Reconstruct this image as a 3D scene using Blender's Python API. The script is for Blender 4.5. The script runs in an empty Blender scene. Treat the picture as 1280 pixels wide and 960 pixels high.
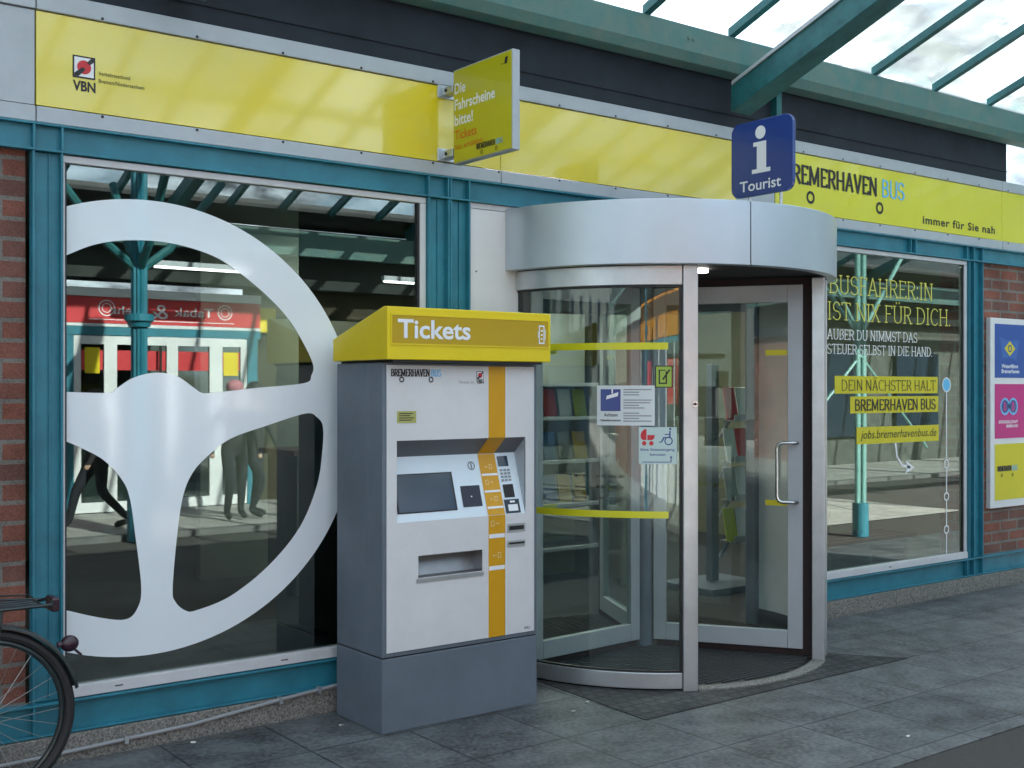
import bpy, bmesh, math, random
from math import sin, cos, pi, radians as rad
from mathutils import Vector, Matrix
random.seed(7)
S = bpy.context.scene
COL = S.collection

# ------------------------------------------------------------------ camera, sky, sun, exposure
cam = bpy.data.cameras.new("camera"); camo = bpy.data.objects.new("camera", cam); COL.objects.link(camo)
camo.location = (0, -5.03, 1.55); camo.rotation_euler = (rad(90), 0, rad(-37.2))
cam.lens = 41.1; cam.sensor_width = 36; cam.shift_y = 0.0047; cam.clip_end = 3000
S.camera = camo

SUN_EL, SUN_AZ = 31.0, 12.0            # sun behind our building (+Y), turned a little to +X
w = bpy.data.worlds.new("World"); S.world = w; w.use_nodes = True
nt = w.node_tree; nt.nodes.clear()
out = nt.nodes.new('ShaderNodeOutputWorld'); bg = nt.nodes.new('ShaderNodeBackground')
sky = nt.nodes.new('ShaderNodeTexSky'); sky.sky_type = 'NISHITA'; sky.sun_disc = False
sky.sun_elevation = rad(SUN_EL); sky.sun_rotation = rad(SUN_AZ)
tc = nt.nodes.new('ShaderNodeTexCoord'); mp = nt.nodes.new('ShaderNodeMapping')
mp.inputs['Scale'].default_value = (1.0, 1.0, 2.2)
nz = nt.nodes.new('ShaderNodeTexNoise'); nz.inputs['Scale'].default_value = 4.2; nz.inputs['Detail'].default_value = 9; nz.inputs['Roughness'].default_value = .58
cr = nt.nodes.new('ShaderNodeValToRGB')
cr.color_ramp.elements[0].position = .40; cr.color_ramp.elements[0].color = (0, 0, 0, 1)
cr.color_ramp.elements[1].position = .56; cr.color_ramp.elements[1].color = (1, 1, 1, 1)
nz2 = nt.nodes.new('ShaderNodeTexNoise'); nz2.inputs['Scale'].default_value = 7; nz2.inputs['Detail'].default_value = 10; nz2.inputs['Roughness'].default_value = .62
cr2 = nt.nodes.new('ShaderNodeValToRGB')
cr2.color_ramp.elements[0].position = .45; cr2.color_ramp.elements[0].color = (.95, 1.1, 1.3, 1)
cr2.color_ramp.elements[1].position = .60; cr2.color_ramp.elements[1].color = (11.3, 12.4, 13.8, 1)
mx = nt.nodes.new('ShaderNodeMix'); mx.data_type = 'RGBA'
nt.links.new(tc.outputs['Generated'], mp.inputs['Vector'])
nt.links.new(mp.outputs['Vector'], nz.inputs['Vector']); nt.links.new(mp.outputs['Vector'], nz2.inputs['Vector'])
nt.links.new(nz.outputs['Fac'], cr.inputs['Fac']); nt.links.new(nz2.outputs['Fac'], cr2.inputs['Fac'])
nt.links.new(cr.outputs['Color'], mx.inputs['Factor'])
nt.links.new(sky.outputs['Color'], mx.inputs['A']); nt.links.new(cr2.outputs['Color'], mx.inputs['B'])
nt.links.new(mx.outputs['Result'], bg.inputs['Color']); nt.links.new(bg.outputs['Background'], out.inputs['Surface'])
bg.inputs['Strength'].default_value = 0.08

sl = bpy.data.lights.new("sun", 'SUN'); so = bpy.data.objects.new("sun", sl); COL.objects.link(so)
sl.energy = 5.0; sl.angle = rad(.5); sl.color = (1, .94, .85)
sd = Vector((sin(rad(SUN_AZ)) * cos(rad(SUN_EL)), cos(rad(SUN_AZ)) * cos(rad(SUN_EL)), sin(rad(SUN_EL))))
so.rotation_euler = sd.to_track_quat('Z', 'Y').to_euler(); so.location = (0, 20, 20)
vs = S.view_settings; vs.view_transform = 'Standard'; vs.look = 'None'; vs.gamma = 1; vs.use_curve_mapping = False
vs.exposure = 2.6
S.cycles.max_bounces = 9; S.cycles.transparent_max_bounces = 24; S.cycles.glossy_bounces = 5; S.cycles.diffuse_bounces = 4
S.cycles.caustics_reflective = False; S.cycles.caustics_refractive = False

# ------------------------------------------------------------------ materials
def mat(name, col, rough=.5, metal=0., var=0., vscale=6., bump=0., bscale=60., coat=0., spec=.5, vcol=None, emit=0., stretch=None):
    m = bpy.data.materials.new(name); m.use_nodes = True; t = m.node_tree; N = t.nodes; L = t.links
    b = N['Principled BSDF']
    c = (*col, 1)
    b.inputs['Base Color'].default_value = c; b.inputs['Roughness'].default_value = rough; b.inputs['Metallic'].default_value = metal
    b.inputs['Coat Weight'].default_value = coat; b.inputs['Coat Roughness'].default_value = .06; b.inputs['Specular IOR Level'].default_value = spec
    if emit: b.inputs['Emission Color'].default_value = c; b.inputs['Emission Strength'].default_value = emit
    tc = N.new('ShaderNodeTexCoord'); mpn = N.new('ShaderNodeMapping'); L.new(tc.outputs['Object'], mpn.inputs['Vector'])
    if stretch: mpn.inputs['Scale'].default_value = stretch
    if var:
        n = N.new('ShaderNodeTexNoise'); n.inputs['Scale'].default_value = vscale; n.inputs['Detail'].default_value = 7; n.inputs['Roughness'].default_value = .65
        L.new(mpn.outputs['Vector'], n.inputs['Vector'])
        r = N.new('ShaderNodeValToRGB'); r.color_ramp.elements[0].position = .3; r.color_ramp.elements[1].position = .7
        k = vcol or tuple(max(0, x * (1 - var)) for x in col)
        r.color_ramp.elements[0].color = (*k, 1); r.color_ramp.elements[1].color = (*[min(1, x * (1 + var * .35)) for x in col], 1)
        L.new(n.outputs['Fac'], r.inputs['Fac']); L.new(r.outputs['Color'], b.inputs['Base Color'])
        q = N.new('ShaderNodeMapRange'); q.inputs['To Min'].default_value = min(1, rough * 1.25); q.inputs['To Max'].default_value = rough * .85
        L.new(n.outputs['Fac'], q.inputs['Value']); L.new(q.outputs['Result'], b.inputs['Roughness'])
    if bump:
        n = N.new('ShaderNodeTexNoise'); n.inputs['Scale'].default_value = bscale; n.inputs['Detail'].default_value = 4
        L.new(mpn.outputs['Vector'], n.inputs['Vector'])
        bp = N.new('ShaderNodeBump'); bp.inputs['Strength'].default_value = bump; bp.inputs['Distance'].default_value = .004
        L.new(n.outputs['Fac'], bp.inputs['Height']); L.new(bp.outputs['Normal'], b.inputs['Normal'])
    return m

def glass(name, r0=.07, tint=(.9, .94, .92), rough=0., dirt=0., wob=0.):
    m = bpy.data.materials.new(name); m.use_nodes = True; t = m.node_tree; N = t.nodes; L = t.links; N.clear()
    o = N.new('ShaderNodeOutputMaterial'); tr = N.new('ShaderNodeBsdfTransparent'); gl = N.new('ShaderNodeBsdfGlossy')
    tr.inputs['Color'].default_value = (*tint, 1); gl.inputs['Roughness'].default_value = rough; gl.inputs['Color'].default_value = (.95, 1, .99, 1)
    lw = N.new('ShaderNodeLayerWeight'); lw.inputs['Blend'].default_value = .5
    p = N.new('ShaderNodeMath'); p.operation = 'POWER'; p.inputs[1].default_value = 4.2; L.new(lw.outputs['Facing'], p.inputs[0])
    a = N.new('ShaderNodeMath'); a.operation = 'MULTIPLY_ADD'; a.inputs[1].default_value = 1 - r0; a.inputs[2].default_value = r0; L.new(p.outputs[0], a.inputs[0])
    mi = N.new('ShaderNodeMixShader'); L.new(a.outputs[0], mi.inputs[0]); L.new(tr.outputs[0], mi.inputs[1]); L.new(gl.outputs[0], mi.inputs[2])
    fin = mi
    if dirt:
        d = N.new('ShaderNodeBsdfDiffuse'); d.inputs['Color'].default_value = (.5, .52, .5, 1)
        tl = N.new('ShaderNodeBsdfTranslucent'); tl.inputs['Color'].default_value = (.7, .74, .72, 1)
        md = N.new('ShaderNodeMixShader'); md.inputs[0].default_value = .7; L.new(d.outputs[0], md.inputs[1]); L.new(tl.outputs[0], md.inputs[2])
        tcn = N.new('ShaderNodeTexCoord'); n = N.new('ShaderNodeTexNoise'); n.inputs['Scale'].default_value = 3; n.inputs['Detail'].default_value = 8
        L.new(tcn.outputs['Object'], n.inputs['Vector'])
        q = N.new('ShaderNodeMapRange'); q.inputs['From Min'].default_value = .35; q.inputs['From Max'].default_value = .75; q.inputs['To Min'].default_value = dirt * .4; q.inputs['To Max'].default_value = dirt * 1.5
        L.new(n.outputs['Fac'], q.inputs['Value'])
        f2 = N.new('ShaderNodeMixShader'); L.new(q.outputs['Result'], f2.inputs[0]); L.new(mi.outputs[0], f2.inputs[1]); L.new(md.outputs[0], f2.inputs[2]); fin = f2
    if wob:
        tcn = N.new('ShaderNodeTexCoord'); n = N.new('ShaderNodeTexNoise'); n.inputs['Scale'].default_value = .9; n.inputs['Detail'].default_value = 1
        L.new(tcn.outputs['Object'], n.inputs['Vector'])
        bp = N.new('ShaderNodeBump'); bp.inputs['Strength'].default_value = wob; bp.inputs['Distance'].default_value = .02
        L.new(n.outputs['Fac'], bp.inputs['Height']); L.new(bp.outputs['Normal'], gl.inputs['Normal'])
    L.new(fin.outputs[0], o.inputs['Surface'])
    return m

def brickmat(name, vertical=True, c1=(.22, .075, .05), c2=(.12, .06, .05), mortar=(.17, .155, .14), bw=.25, bh=.0833, ms=.010, offset=.5, rough=.85, bump=.6, vary=.35, sp_=150):
    m = bpy.data.materials.new(name); m.use_nodes = True; t = m.node_tree; N = t.nodes; L = t.links; b = N['Principled BSDF']
    tc = N.new('ShaderNodeTexCoord'); src = tc.outputs['Object']
    if vertical:
        sp = N.new('ShaderNodeSeparateXYZ'); cb = N.new('ShaderNodeCombineXYZ'); ad = N.new('ShaderNodeMath'); ad.operation = 'ADD'
        L.new(src, sp.inputs[0]); L.new(sp.outputs['X'], ad.inputs[0]); L.new(sp.outputs['Y'], ad.inputs[1]); L.new(ad.outputs[0], cb.inputs['X']); L.new(sp.outputs['Z'], cb.inputs['Y']); src = cb.outputs[0]
    br = N.new('ShaderNodeTexBrick'); br.offset = offset; br.inputs['Scale'].default_value = 1
    br.inputs['Color1'].default_value = (*c1, 1); br.inputs['Color2'].default_value = (*c2, 1); br.inputs['Mortar'].default_value = (*mortar, 1)
    br.inputs['Brick Width'].default_value = bw; br.inputs['Row Height'].default_value = bh; br.inputs['Mortar Size'].default_value = ms; br.inputs['Mortar Smooth'].default_value = .15; br.inputs['Bias'].default_value = -.1
    L.new(src, br.inputs['Vector'])
    n = N.new('ShaderNodeTexNoise'); n.inputs['Scale'].default_value = 5; n.inputs['Detail'].default_value = 8; L.new(tc.outputs['Object'], n.inputs['Vector'])
    n3 = N.new('ShaderNodeTexNoise'); n3.inputs['Scale'].default_value = sp_; n3.inputs['Detail'].default_value = 3; L.new(tc.outputs['Object'], n3.inputs['Vector'])
    ad2 = N.new('ShaderNodeMath'); ad2.operation = 'ADD'; L.new(n.outputs['Fac'], ad2.inputs[0]); L.new(n3.outputs['Fac'], ad2.inputs[1])
    q = N.new('ShaderNodeMapRange'); q.inputs['From Min'].default_value = .7; q.inputs['From Max'].default_value = 1.3; q.inputs['To Min'].default_value = 1 - vary; q.inputs['To Max'].default_value = 1 + vary; L.new(ad2.outputs[0], q.inputs['Value'])
    n4 = N.new('ShaderNodeTexNoise'); n4.inputs['Scale'].default_value = 1.3; n4.inputs['Detail'].default_value = 6; n4.inputs['Roughness'].default_value = .7; L.new(tc.outputs['Object'], n4.inputs['Vector'])
    rq = N.new('ShaderNodeMapRange'); rq.inputs['From Min'].default_value = .35; rq.inputs['From Max'].default_value = .65; rq.inputs['To Min'].default_value = min(1, rough * 1.15); rq.inputs['To Max'].default_value = rough * .8
    L.new(n4.outputs['Fac'], rq.inputs['Value']); L.new(rq.outputs['Result'], b.inputs['Roughness'])
    ad3 = N.new('ShaderNodeMath'); ad3.operation = 'MULTIPLY_ADD'; ad3.inputs[1].default_value = .9; L.new(n4.outputs['Fac'], ad3.inputs[0]); L.new(ad2.outputs[0], ad3.inputs[2])
    ad4 = N.new('ShaderNodeMath'); ad4.operation = 'SUBTRACT'; ad4.inputs[1].default_value = .45; L.new(ad3.outputs[0], ad4.inputs[0]); L.new(ad4.outputs[0], q.inputs['Value'])
    mu = N.new('ShaderNodeVectorMath'); mu.operation = 'SCALE'; L.new(br.outputs['Color'], mu.inputs[0]); L.new(q.outputs['Result'], mu.inputs['Scale'])
    L.new(mu.outputs[0], b.inputs['Base Color'])
    iv = N.new('ShaderNodeMath'); iv.operation = 'MULTIPLY_ADD'; iv.inputs[1].default_value = -1.2; L.new(br.outputs['Fac'], iv.inputs[0]); L.new(n3.outputs['Fac'], iv.inputs[2])
    bp = N.new('ShaderNodeBump'); bp.inputs['Strength'].default_value = bump; bp.inputs['Distance'].default_value = .006; L.new(iv.outputs[0], bp.inputs['Height']); L.new(bp.outputs['Normal'], b.inputs['Normal'])
    return m

TEAL = mat('teal_paint', (.026, .205, .285), .42, var=.3, vscale=5, bump=.06, bscale=40)
TEALD = mat('weathered_green_steel', (.045, .15, .15), .6, var=.65, vscale=9, vcol=(.14, .21, .185), bump=.15, bscale=50)
TEALR = mat('teal_rafter_paint', (.018, .14, .155), .5, var=.4, vscale=9, bump=.1)
ALU = mat('brushed_aluminium', (.54, .57, .60), .32, .8, var=.12, vscale=8, bump=.03, bscale=200)
ALUP = mat('grey_powder_coat', (.42, .46, .50), .4, .1, var=.1, vscale=5)
DRUM = mat('silver_drum_paint', (.52, .58, .65), .33, .6, var=.06, vscale=2)
FRAMEW = mat('white_grey_frame', (.62, .63, .66), .4, var=.1)
WHITE = mat('white_panel_paint', (.72, .73, .75), .45, var=.08, vscale=3)
YEL = mat('yellow_acrylic', (.74, .59, .012), .2, var=.10, vscale=1.6, coat=.8, vcol=(.70, .60, .08), bump=.5, bscale=1.1)
YELG = mat('lemon_acrylic', (.66, .64, .015), .28, var=.05, vscale=2, coat=.3)
YELO = mat('olive_yellow_print', (.50, .47, .01), .3, coat=.4, var=.05)
YELH = mat('machine_yellow_paint', (.78, .60, .006), .35, coat=.2, var=.05)
AMBER = mat('amber_acrylic', (.50, .33, .012), .25, coat=.4)
ORANGE = mat('orange_stripe', (.64, .32, .004), .4, var=.05)
MGREY = mat('machine_grey_paint', (.135, .165, .205), .45, var=.2, vscale=2.6, bump=.02)
MWHITE = mat('machine_front_paint', (.69, .69, .71), .42, var=.09, vscale=3.5, bump=.02)
PANEL = mat('console_pale_blue', (.68, .78, .86), .3)
NOTCH = mat('console_dark_grey', (.13, .14, .16), .5)
SCREEN = mat('screen_glass', (.02, .035, .06), .12, spec=.6)
BLACK = mat('black_print', (.012, .012, .014), .5)
DARK = mat('dark_rubber', (.016, .016, .018), .6, var=.2)
DRED = mat('dark_red_brush_seal', (.022, .010, .011), .8)
BLUE = mat('blue_sign_enamel', (.012, .045, .24), .3, coat=.4)
LBLUE = mat('light_blue_print', (.12, .48, .80), .5)
PALEW = mat('white_print', (.80, .82, .85), .5)
GREYP = mat('grey_print', (.28, .29, .31), .6)
RED = mat('red_print', (.58, .03, .04), .5)
REDT = mat('orange_red_print', (.62, .12, .015), .5)
PINK = mat('magenta_print', (.52, .015, .20), .4)
DECAL = mat('white_window_film', (.80, .86, .92), .10, coat=.8)
DECAL.node_tree.nodes['Principled BSDF'].inputs['Coat IOR'].default_value = 1.7
LYEL = mat('lemon_film', (.62, .60, .10), .5)
TAGY = mat('yellow_film', (.62, .54, .01), .45)
STEEL = mat('stainless_steel', (.62, .63, .64), .22, .95)
GRAN = mat('speckled_granite', (.28, .27, .25), .8, var=.9, vscale=110, bump=.4, bscale=180)
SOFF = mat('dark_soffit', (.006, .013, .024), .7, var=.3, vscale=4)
MAT = mat('ribbed_mat', (.035, .038, .042), .85, bump=.4, bscale=300)
INWALL = mat('olive_interior_wall', (.15, .16, .105), .8, var=.1)
INW2 = mat('grey_interior_wall', (.34, .38, .36), .7)
CARPET = mat('dark_carpet', (.03, .032, .035), .95, bump=.3, bscale=250)
CEIL = mat('interior_ceiling', (.30, .31, .30), .8)
BRICK = brickmat('red_brick')
PAVE = brickmat('granite_slabs', False, (.080, .088, .092), (.100, .107, .111), (.03, .033, .035), .49, .51, .006, 0., .58, .25, .62, 42)
SETT = brickmat('dark_setts', False, (.036, .038, .041), (.052, .054, .057), (.024, .024, .025), .075, .07, .010, .5, .75, .9, .5, 60)
ASPH = mat('asphalt', (.055, .05, .047), .85, var=.35, vscale=220, bump=.5, bscale=240)
ASPH2 = mat('road_surface', (.075, .07, .066), .8, var=.3, vscale=3, bump=.3, bscale=150)
PAVE2 = brickmat('pale_slabs', False, (.42, .41, .38), (.36, .35, .33), (.12, .12, .11), .5, .5, .008, .5, .75, .2, .2)
WGLASS = glass('window_glass', .14, (.58, .66, .62), wob=.012)
DGLASS = glass('door_glass', .05, (.90, .95, .93))
SGLASS = glass('opposite_glass', .06, (.5, .55, .55))
RGLASS = glass('roof_glass', .03, (.86, .9, .9), .02, dirt=.10)
PGRN = mat('pale_green_paint', (.20, .42, .40), .45, var=.2)
WOOD = mat('red_brown_wood', (.085, .03, .022), .5, var=.4, vscale=9, stretch=(1, .1, 1))
PAPER = mat('paper', (.66, .70, .72), .6)
SKIN = mat('skin', (.48, .29, .21), .5); CLOTH = mat('black_cloth', (.02, .02, .025), .9); JEANS = mat('dark_denim', (.012, .014, .022), .9); PINKH = mat('pink_wool', (.55, .2, .25), .9, var=.4, vscale=30)

# ------------------------------------------------------------------ builders
def thing(name, label, cat, loc=(0, 0, 0), group=None):
    o = bpy.data.objects.new(name, None); COL.objects.link(o); o.location = loc; o.empty_display_size = .2
    o['label'] = label; o['category'] = cat
    if group: o['group'] = group
    return o
def tag(o, label, cat, group=None):
    o['label'] = label; o['category'] = cat
    if group: o['group'] = group
    return o
def rootloc(p):
    v = Vector((0, 0, 0))
    while p is not None: v += p.location; p = p.parent
    return v

def eval_mesh(cu):
    o = bpy.data.objects.new('tmp', cu); COL.objects.link(o)
    dg = bpy.context.evaluated_depsgraph_get(); dg.update()
    me = bpy.data.meshes.new_from_object(o.evaluated_get(dg))
    bpy.data.objects.remove(o); bpy.data.curves.remove(cu)
    return me
def text_mesh(s, bold=0., shear=0., spacing=1.):
    cu = bpy.data.curves.new('t', 'FONT'); cu.body = s; cu.size = 1; cu.offset = bold; cu.shear = shear; cu.space_character = spacing; cu.resolution_u = 3
    return eval_mesh(cu)
_m = text_mesh('H'); CAP = max(v.co.y for v in _m.vertices)

class MB:
    def __init__(s): s.b = bmesh.new()
    def quad(s, pts):
        vs = [s.b.verts.new(p) for p in pts]
        return s.b.faces.new(vs)
    def box(s, x0, x1, y0, y1, z0, z1):
        r = bmesh.ops.create_cube(s.b, size=1)
        for v in r['verts']: v.co = ((x0 + x1) / 2 + v.co.x * (x1 - x0), (y0 + y1) / 2 + v.co.y * (y1 - y0), (z0 + z1) / 2 + v.co.z * (z1 - z0))
        return s
    def obox(s, c, ax, ay, az):     # oriented box: centre + half-axis vectors
        r = bmesh.ops.create_cube(s.b, size=2); c = Vector(c); ax, ay, az = map(Vector, (ax, ay, az))
        for v in r['verts']: v.co = c + ax * v.co.x + ay * v.co.y + az * v.co.z
        return s
    def beam(s, p, q, wd, ht, up=(0, 0, 1)):
        p, q = Vector(p), Vector(q); d = (q - p); u = d.normalized(); up = Vector(up); sd = u.cross(up).normalized(); up2 = sd.cross(u)
        return s.obox((p + q) / 2, d / 2, sd * wd / 2, up2 * ht / 2)
    def cyl(s, p, q, r, r2=None, n=20, cap=True):
        p, q = Vector(p), Vector(q); d = q - p
        R = bmesh.ops.create_cone(s.b, cap_ends=cap, segments=n, radius1=r, radius2=r if r2 is None else r2, depth=d.length)
        M = Matrix.Translation((p + q) / 2) @ d.to_track_quat('Z', 'Y').to_matrix().to_4x4()
        bmesh.ops.transform(s.b, matrix=M, verts=R['verts']); return s
    def ball(s, c, r, n=16, sc=(1, 1, 1)):
        R = bmesh.ops.create_uvsphere(s.b, u_segments=n, v_segments=n // 2 + 2, radius=r)
        for v in R['verts']: v.co = Vector(c) + Vector((v.co.x * sc[0], v.co.y * sc[1], v.co.z * sc[2]))
        return s
    def tube(s, pts, r, n=10, closed=False):
        pts = [Vector(p) for p in pts]; rings = []
        k = len(pts); prev = None
        for i in range(k):
            a = pts[i - 1] if (i > 0 or closed) else pts[i]; c = pts[(i + 1) % k] if (i < k - 1 or closed) else pts[i]
            t = (c - a).normalized()
            if prev is None:
                u = t.orthogonal().normalized()
            else:
                u = (prev - t * prev.dot(t)).normalized()
            prev = u; v = t.cross(u)
            rr = r[i] if isinstance(r, (list, tuple)) else r
            rings.append([s.b.verts.new(pts[i] + (u * cos(2 * pi * j / n) + v * sin(2 * pi * j / n)) * rr) for j in range(n)])
        for i in range(k if closed else k - 1):
            A, B = rings[i], rings[(i + 1) % k]
            for j in range(n): s.b.faces.new((A[j], A[(j + 1) % n], B[(j + 1) % n], B[j]))
        if not closed: s.b.faces.new(rings[0][::-1]); s.b.faces.new(rings[-1])
        return s
    def prism(s, poly, f0, f1):      # poly 2d, two maps (a,b)->point
        A = [s.b.verts.new(f0(*p)) for p in poly]; B = [s.b.verts.new(f1(*p)) for p in poly]; n = len(poly)
        s.b.faces.new(A); s.b.faces.new(B[::-1])
        for i in range(n): s.b.faces.new((A[i], B[i], B[(i + 1) % n], A[(i + 1) % n]))
        return s
    def arc(s, cx, cy, r0, r1, a0, a1, z0, z1, n=32):      # curved wall segment
        V = []
        for i in range(n + 1):
            a = rad(a0 + (a1 - a0) * i / n); c, d = cos(a), sin(a)
            V.append([s.b.verts.new((cx + r * c, cy + r * d, z)) for r, z in ((r0, z0), (r1, z0), (r1, z1), (r0, z1))])
        for i in range(n):
            for j in range(4): s.b.faces.new((V[i][j], V[i][(j + 1) % 4], V[i + 1][(j + 1) % 4], V[i + 1][j]))
        s.b.faces.new(V[0][::-1]); s.b.faces.new(V[-1]); return s
    def disc(s, cx, cy, r, z0, z1, n=64):
        return s.cyl((cx, cy, z0), (cx, cy, z1), r, n=n)
    def addmesh(s, me, f):
        off = len(s.b.verts); vs = [s.b.verts.new(f(v.co)) for v in me.vertices]
        for p in me.polygons:
            try: s.b.faces.new([vs[i] for i in p.vertices])
            except ValueError: pass
        bpy.data.meshes.remove(me); return s
    def text(s, t, f, x, z, h, w=None, bold=0., shear=0., spacing=1., align='L'):   # f(u,v)->point ; baseline at z; cap height h; total width w
        me = text_mesh(t, bold, shear, spacing); xs = [v.co.x for v in me.vertices]; x0, x1 = min(xs), max(xs)
        sy = h / CAP; sx = (w / (x1 - x0)) if w else sy
        ox = x - (0 if align == 'L' else (x1 - x0) * sx / 2 if align == 'C' else (x1 - x0) * sx)
        return s.addmesh(me, lambda c: f(ox + (c.x - x0) * sx, z + c.y * sy))
    def fill(s, loops, f, depth=0.):
        cu = bpy.data.curves.new('c', 'CURVE'); cu.dimensions = '2D'; cu.fill_mode = 'BOTH' if depth else 'FRONT'; cu.extrude = depth
        for L in loops:
            sp = cu.splines.new('POLY'); sp.points.add(len(L) - 1); sp.use_cyclic_u = True
            for i, p in enumerate(L): sp.points[i].co = (p[0], p[1], 0, 1)
        return s.addmesh(eval_mesh(cu), lambda c: f(c.x, c.y))
    def ring(s, f, x, z, r1, r0, n=28, sx=1.):
        A = [s.b.verts.new(f(x + sx * r1 * cos(2 * pi * i / n), z + r1 * sin(2 * pi * i / n))) for i in range(n)]
        if r0 <= 0: s.b.faces.new(A); return s
        B = [s.b.verts.new(f(x + sx * r0 * cos(2 * pi * i / n), z + r0 * sin(2 * pi * i / n))) for i in range(n)]
        for i in range(n): j = (i + 1) % n; s.b.faces.new((A[i], A[j], B[j], B[i]))
        return s
    def rect(s, f, x0, z0, x1, z1): s.quad([f(x0, z0), f(x1, z0), f(x1, z1), f(x0, z1)]); return s
    def build(s, name, m, parent=None, bevel=0., smooth=False, kind=None, label=None, split=False):
        if split:
            b0 = s.b; left = set(b0.faces); res = None
            while left:
                st = [next(iter(left))]; isl = set(st); left.discard(st[0])
                while st:
                    for e in st.pop().edges:
                        for g in e.link_faces:
                            if g in left: left.discard(g); isl.add(g); st.append(g)
                n = MB(); mp_ = {}
                for g in isl:
                    for v in g.verts:
                        if v not in mp_: mp_[v] = n.b.verts.new(v.co)
                for g in isl: n.b.faces.new([mp_[v] for v in g.verts])
                res = n.build(name, m, parent, bevel, smooth, kind, label)
            b0.free(); return res
        me = bpy.data.meshes.new(name); off = rootloc(parent)
        for v in s.b.verts: v.co -= off
        bmesh.ops.recalc_face_normals(s.b, faces=s.b.faces[:]); s.b.to_mesh(me); s.b.free()
        me.materials.append(m); o = bpy.data.objects.new(name, me); COL.objects.link(o)
        if parent is not None: o.parent = parent
        if smooth:
            for p in me.polygons: p.use_smooth = True
        if bevel:
            b = o.modifiers.new('bevel', 'BEVEL'); b.width = bevel; b.segments = 2; b.limit_method = 'ANGLE'; b.angle_limit = rad(40)
        if smooth:
            try:
                me.set_sharp_from_angle(angle=rad(35))
            except Exception: pass
        if kind: o['kind'] = kind
        if label: o['label'] = label
        return o
def front(y, eps=.002): return lambda u, v: (u, y - eps, v)          # facade-facing plane (seen from -y)
def cm(P, n=6):                                                     # closed Catmull-Rom
    out = []; k = len(P)
    for i in range(k):
        a, b, c, d = P[i - 1], P[i], P[(i + 1) % k], P[(i + 2) % k]
        for j in range(n):
            t = j / n
            out.append(tuple(.5 * ((2 * b[q]) + (-a[q] + c[q]) * t + (2 * a[q] - 5 * b[q] + 4 * c[q] - d[q]) * t * t + (-a[q] + 3 * b[q] - 3 * c[q] + d[q]) * t ** 3) for q in (0, 1)))
    return out
def rrect(x0, z0, x1, z1, r, n=6):
    P = []
    for cx, cz, a in ((x1 - r, z1 - r, 0), (x0 + r, z1 - r, 90), (x0 + r, z0 + r, 180), (x1 - r, z0 + r, 270)):
        for i in range(n + 1): t = rad(a + 90 * i / n); P.append((cx + r * cos(t), cz + r * sin(t)))
    return P
def structure(mb, name, m): return mb.build(name, m, kind='structure')

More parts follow.
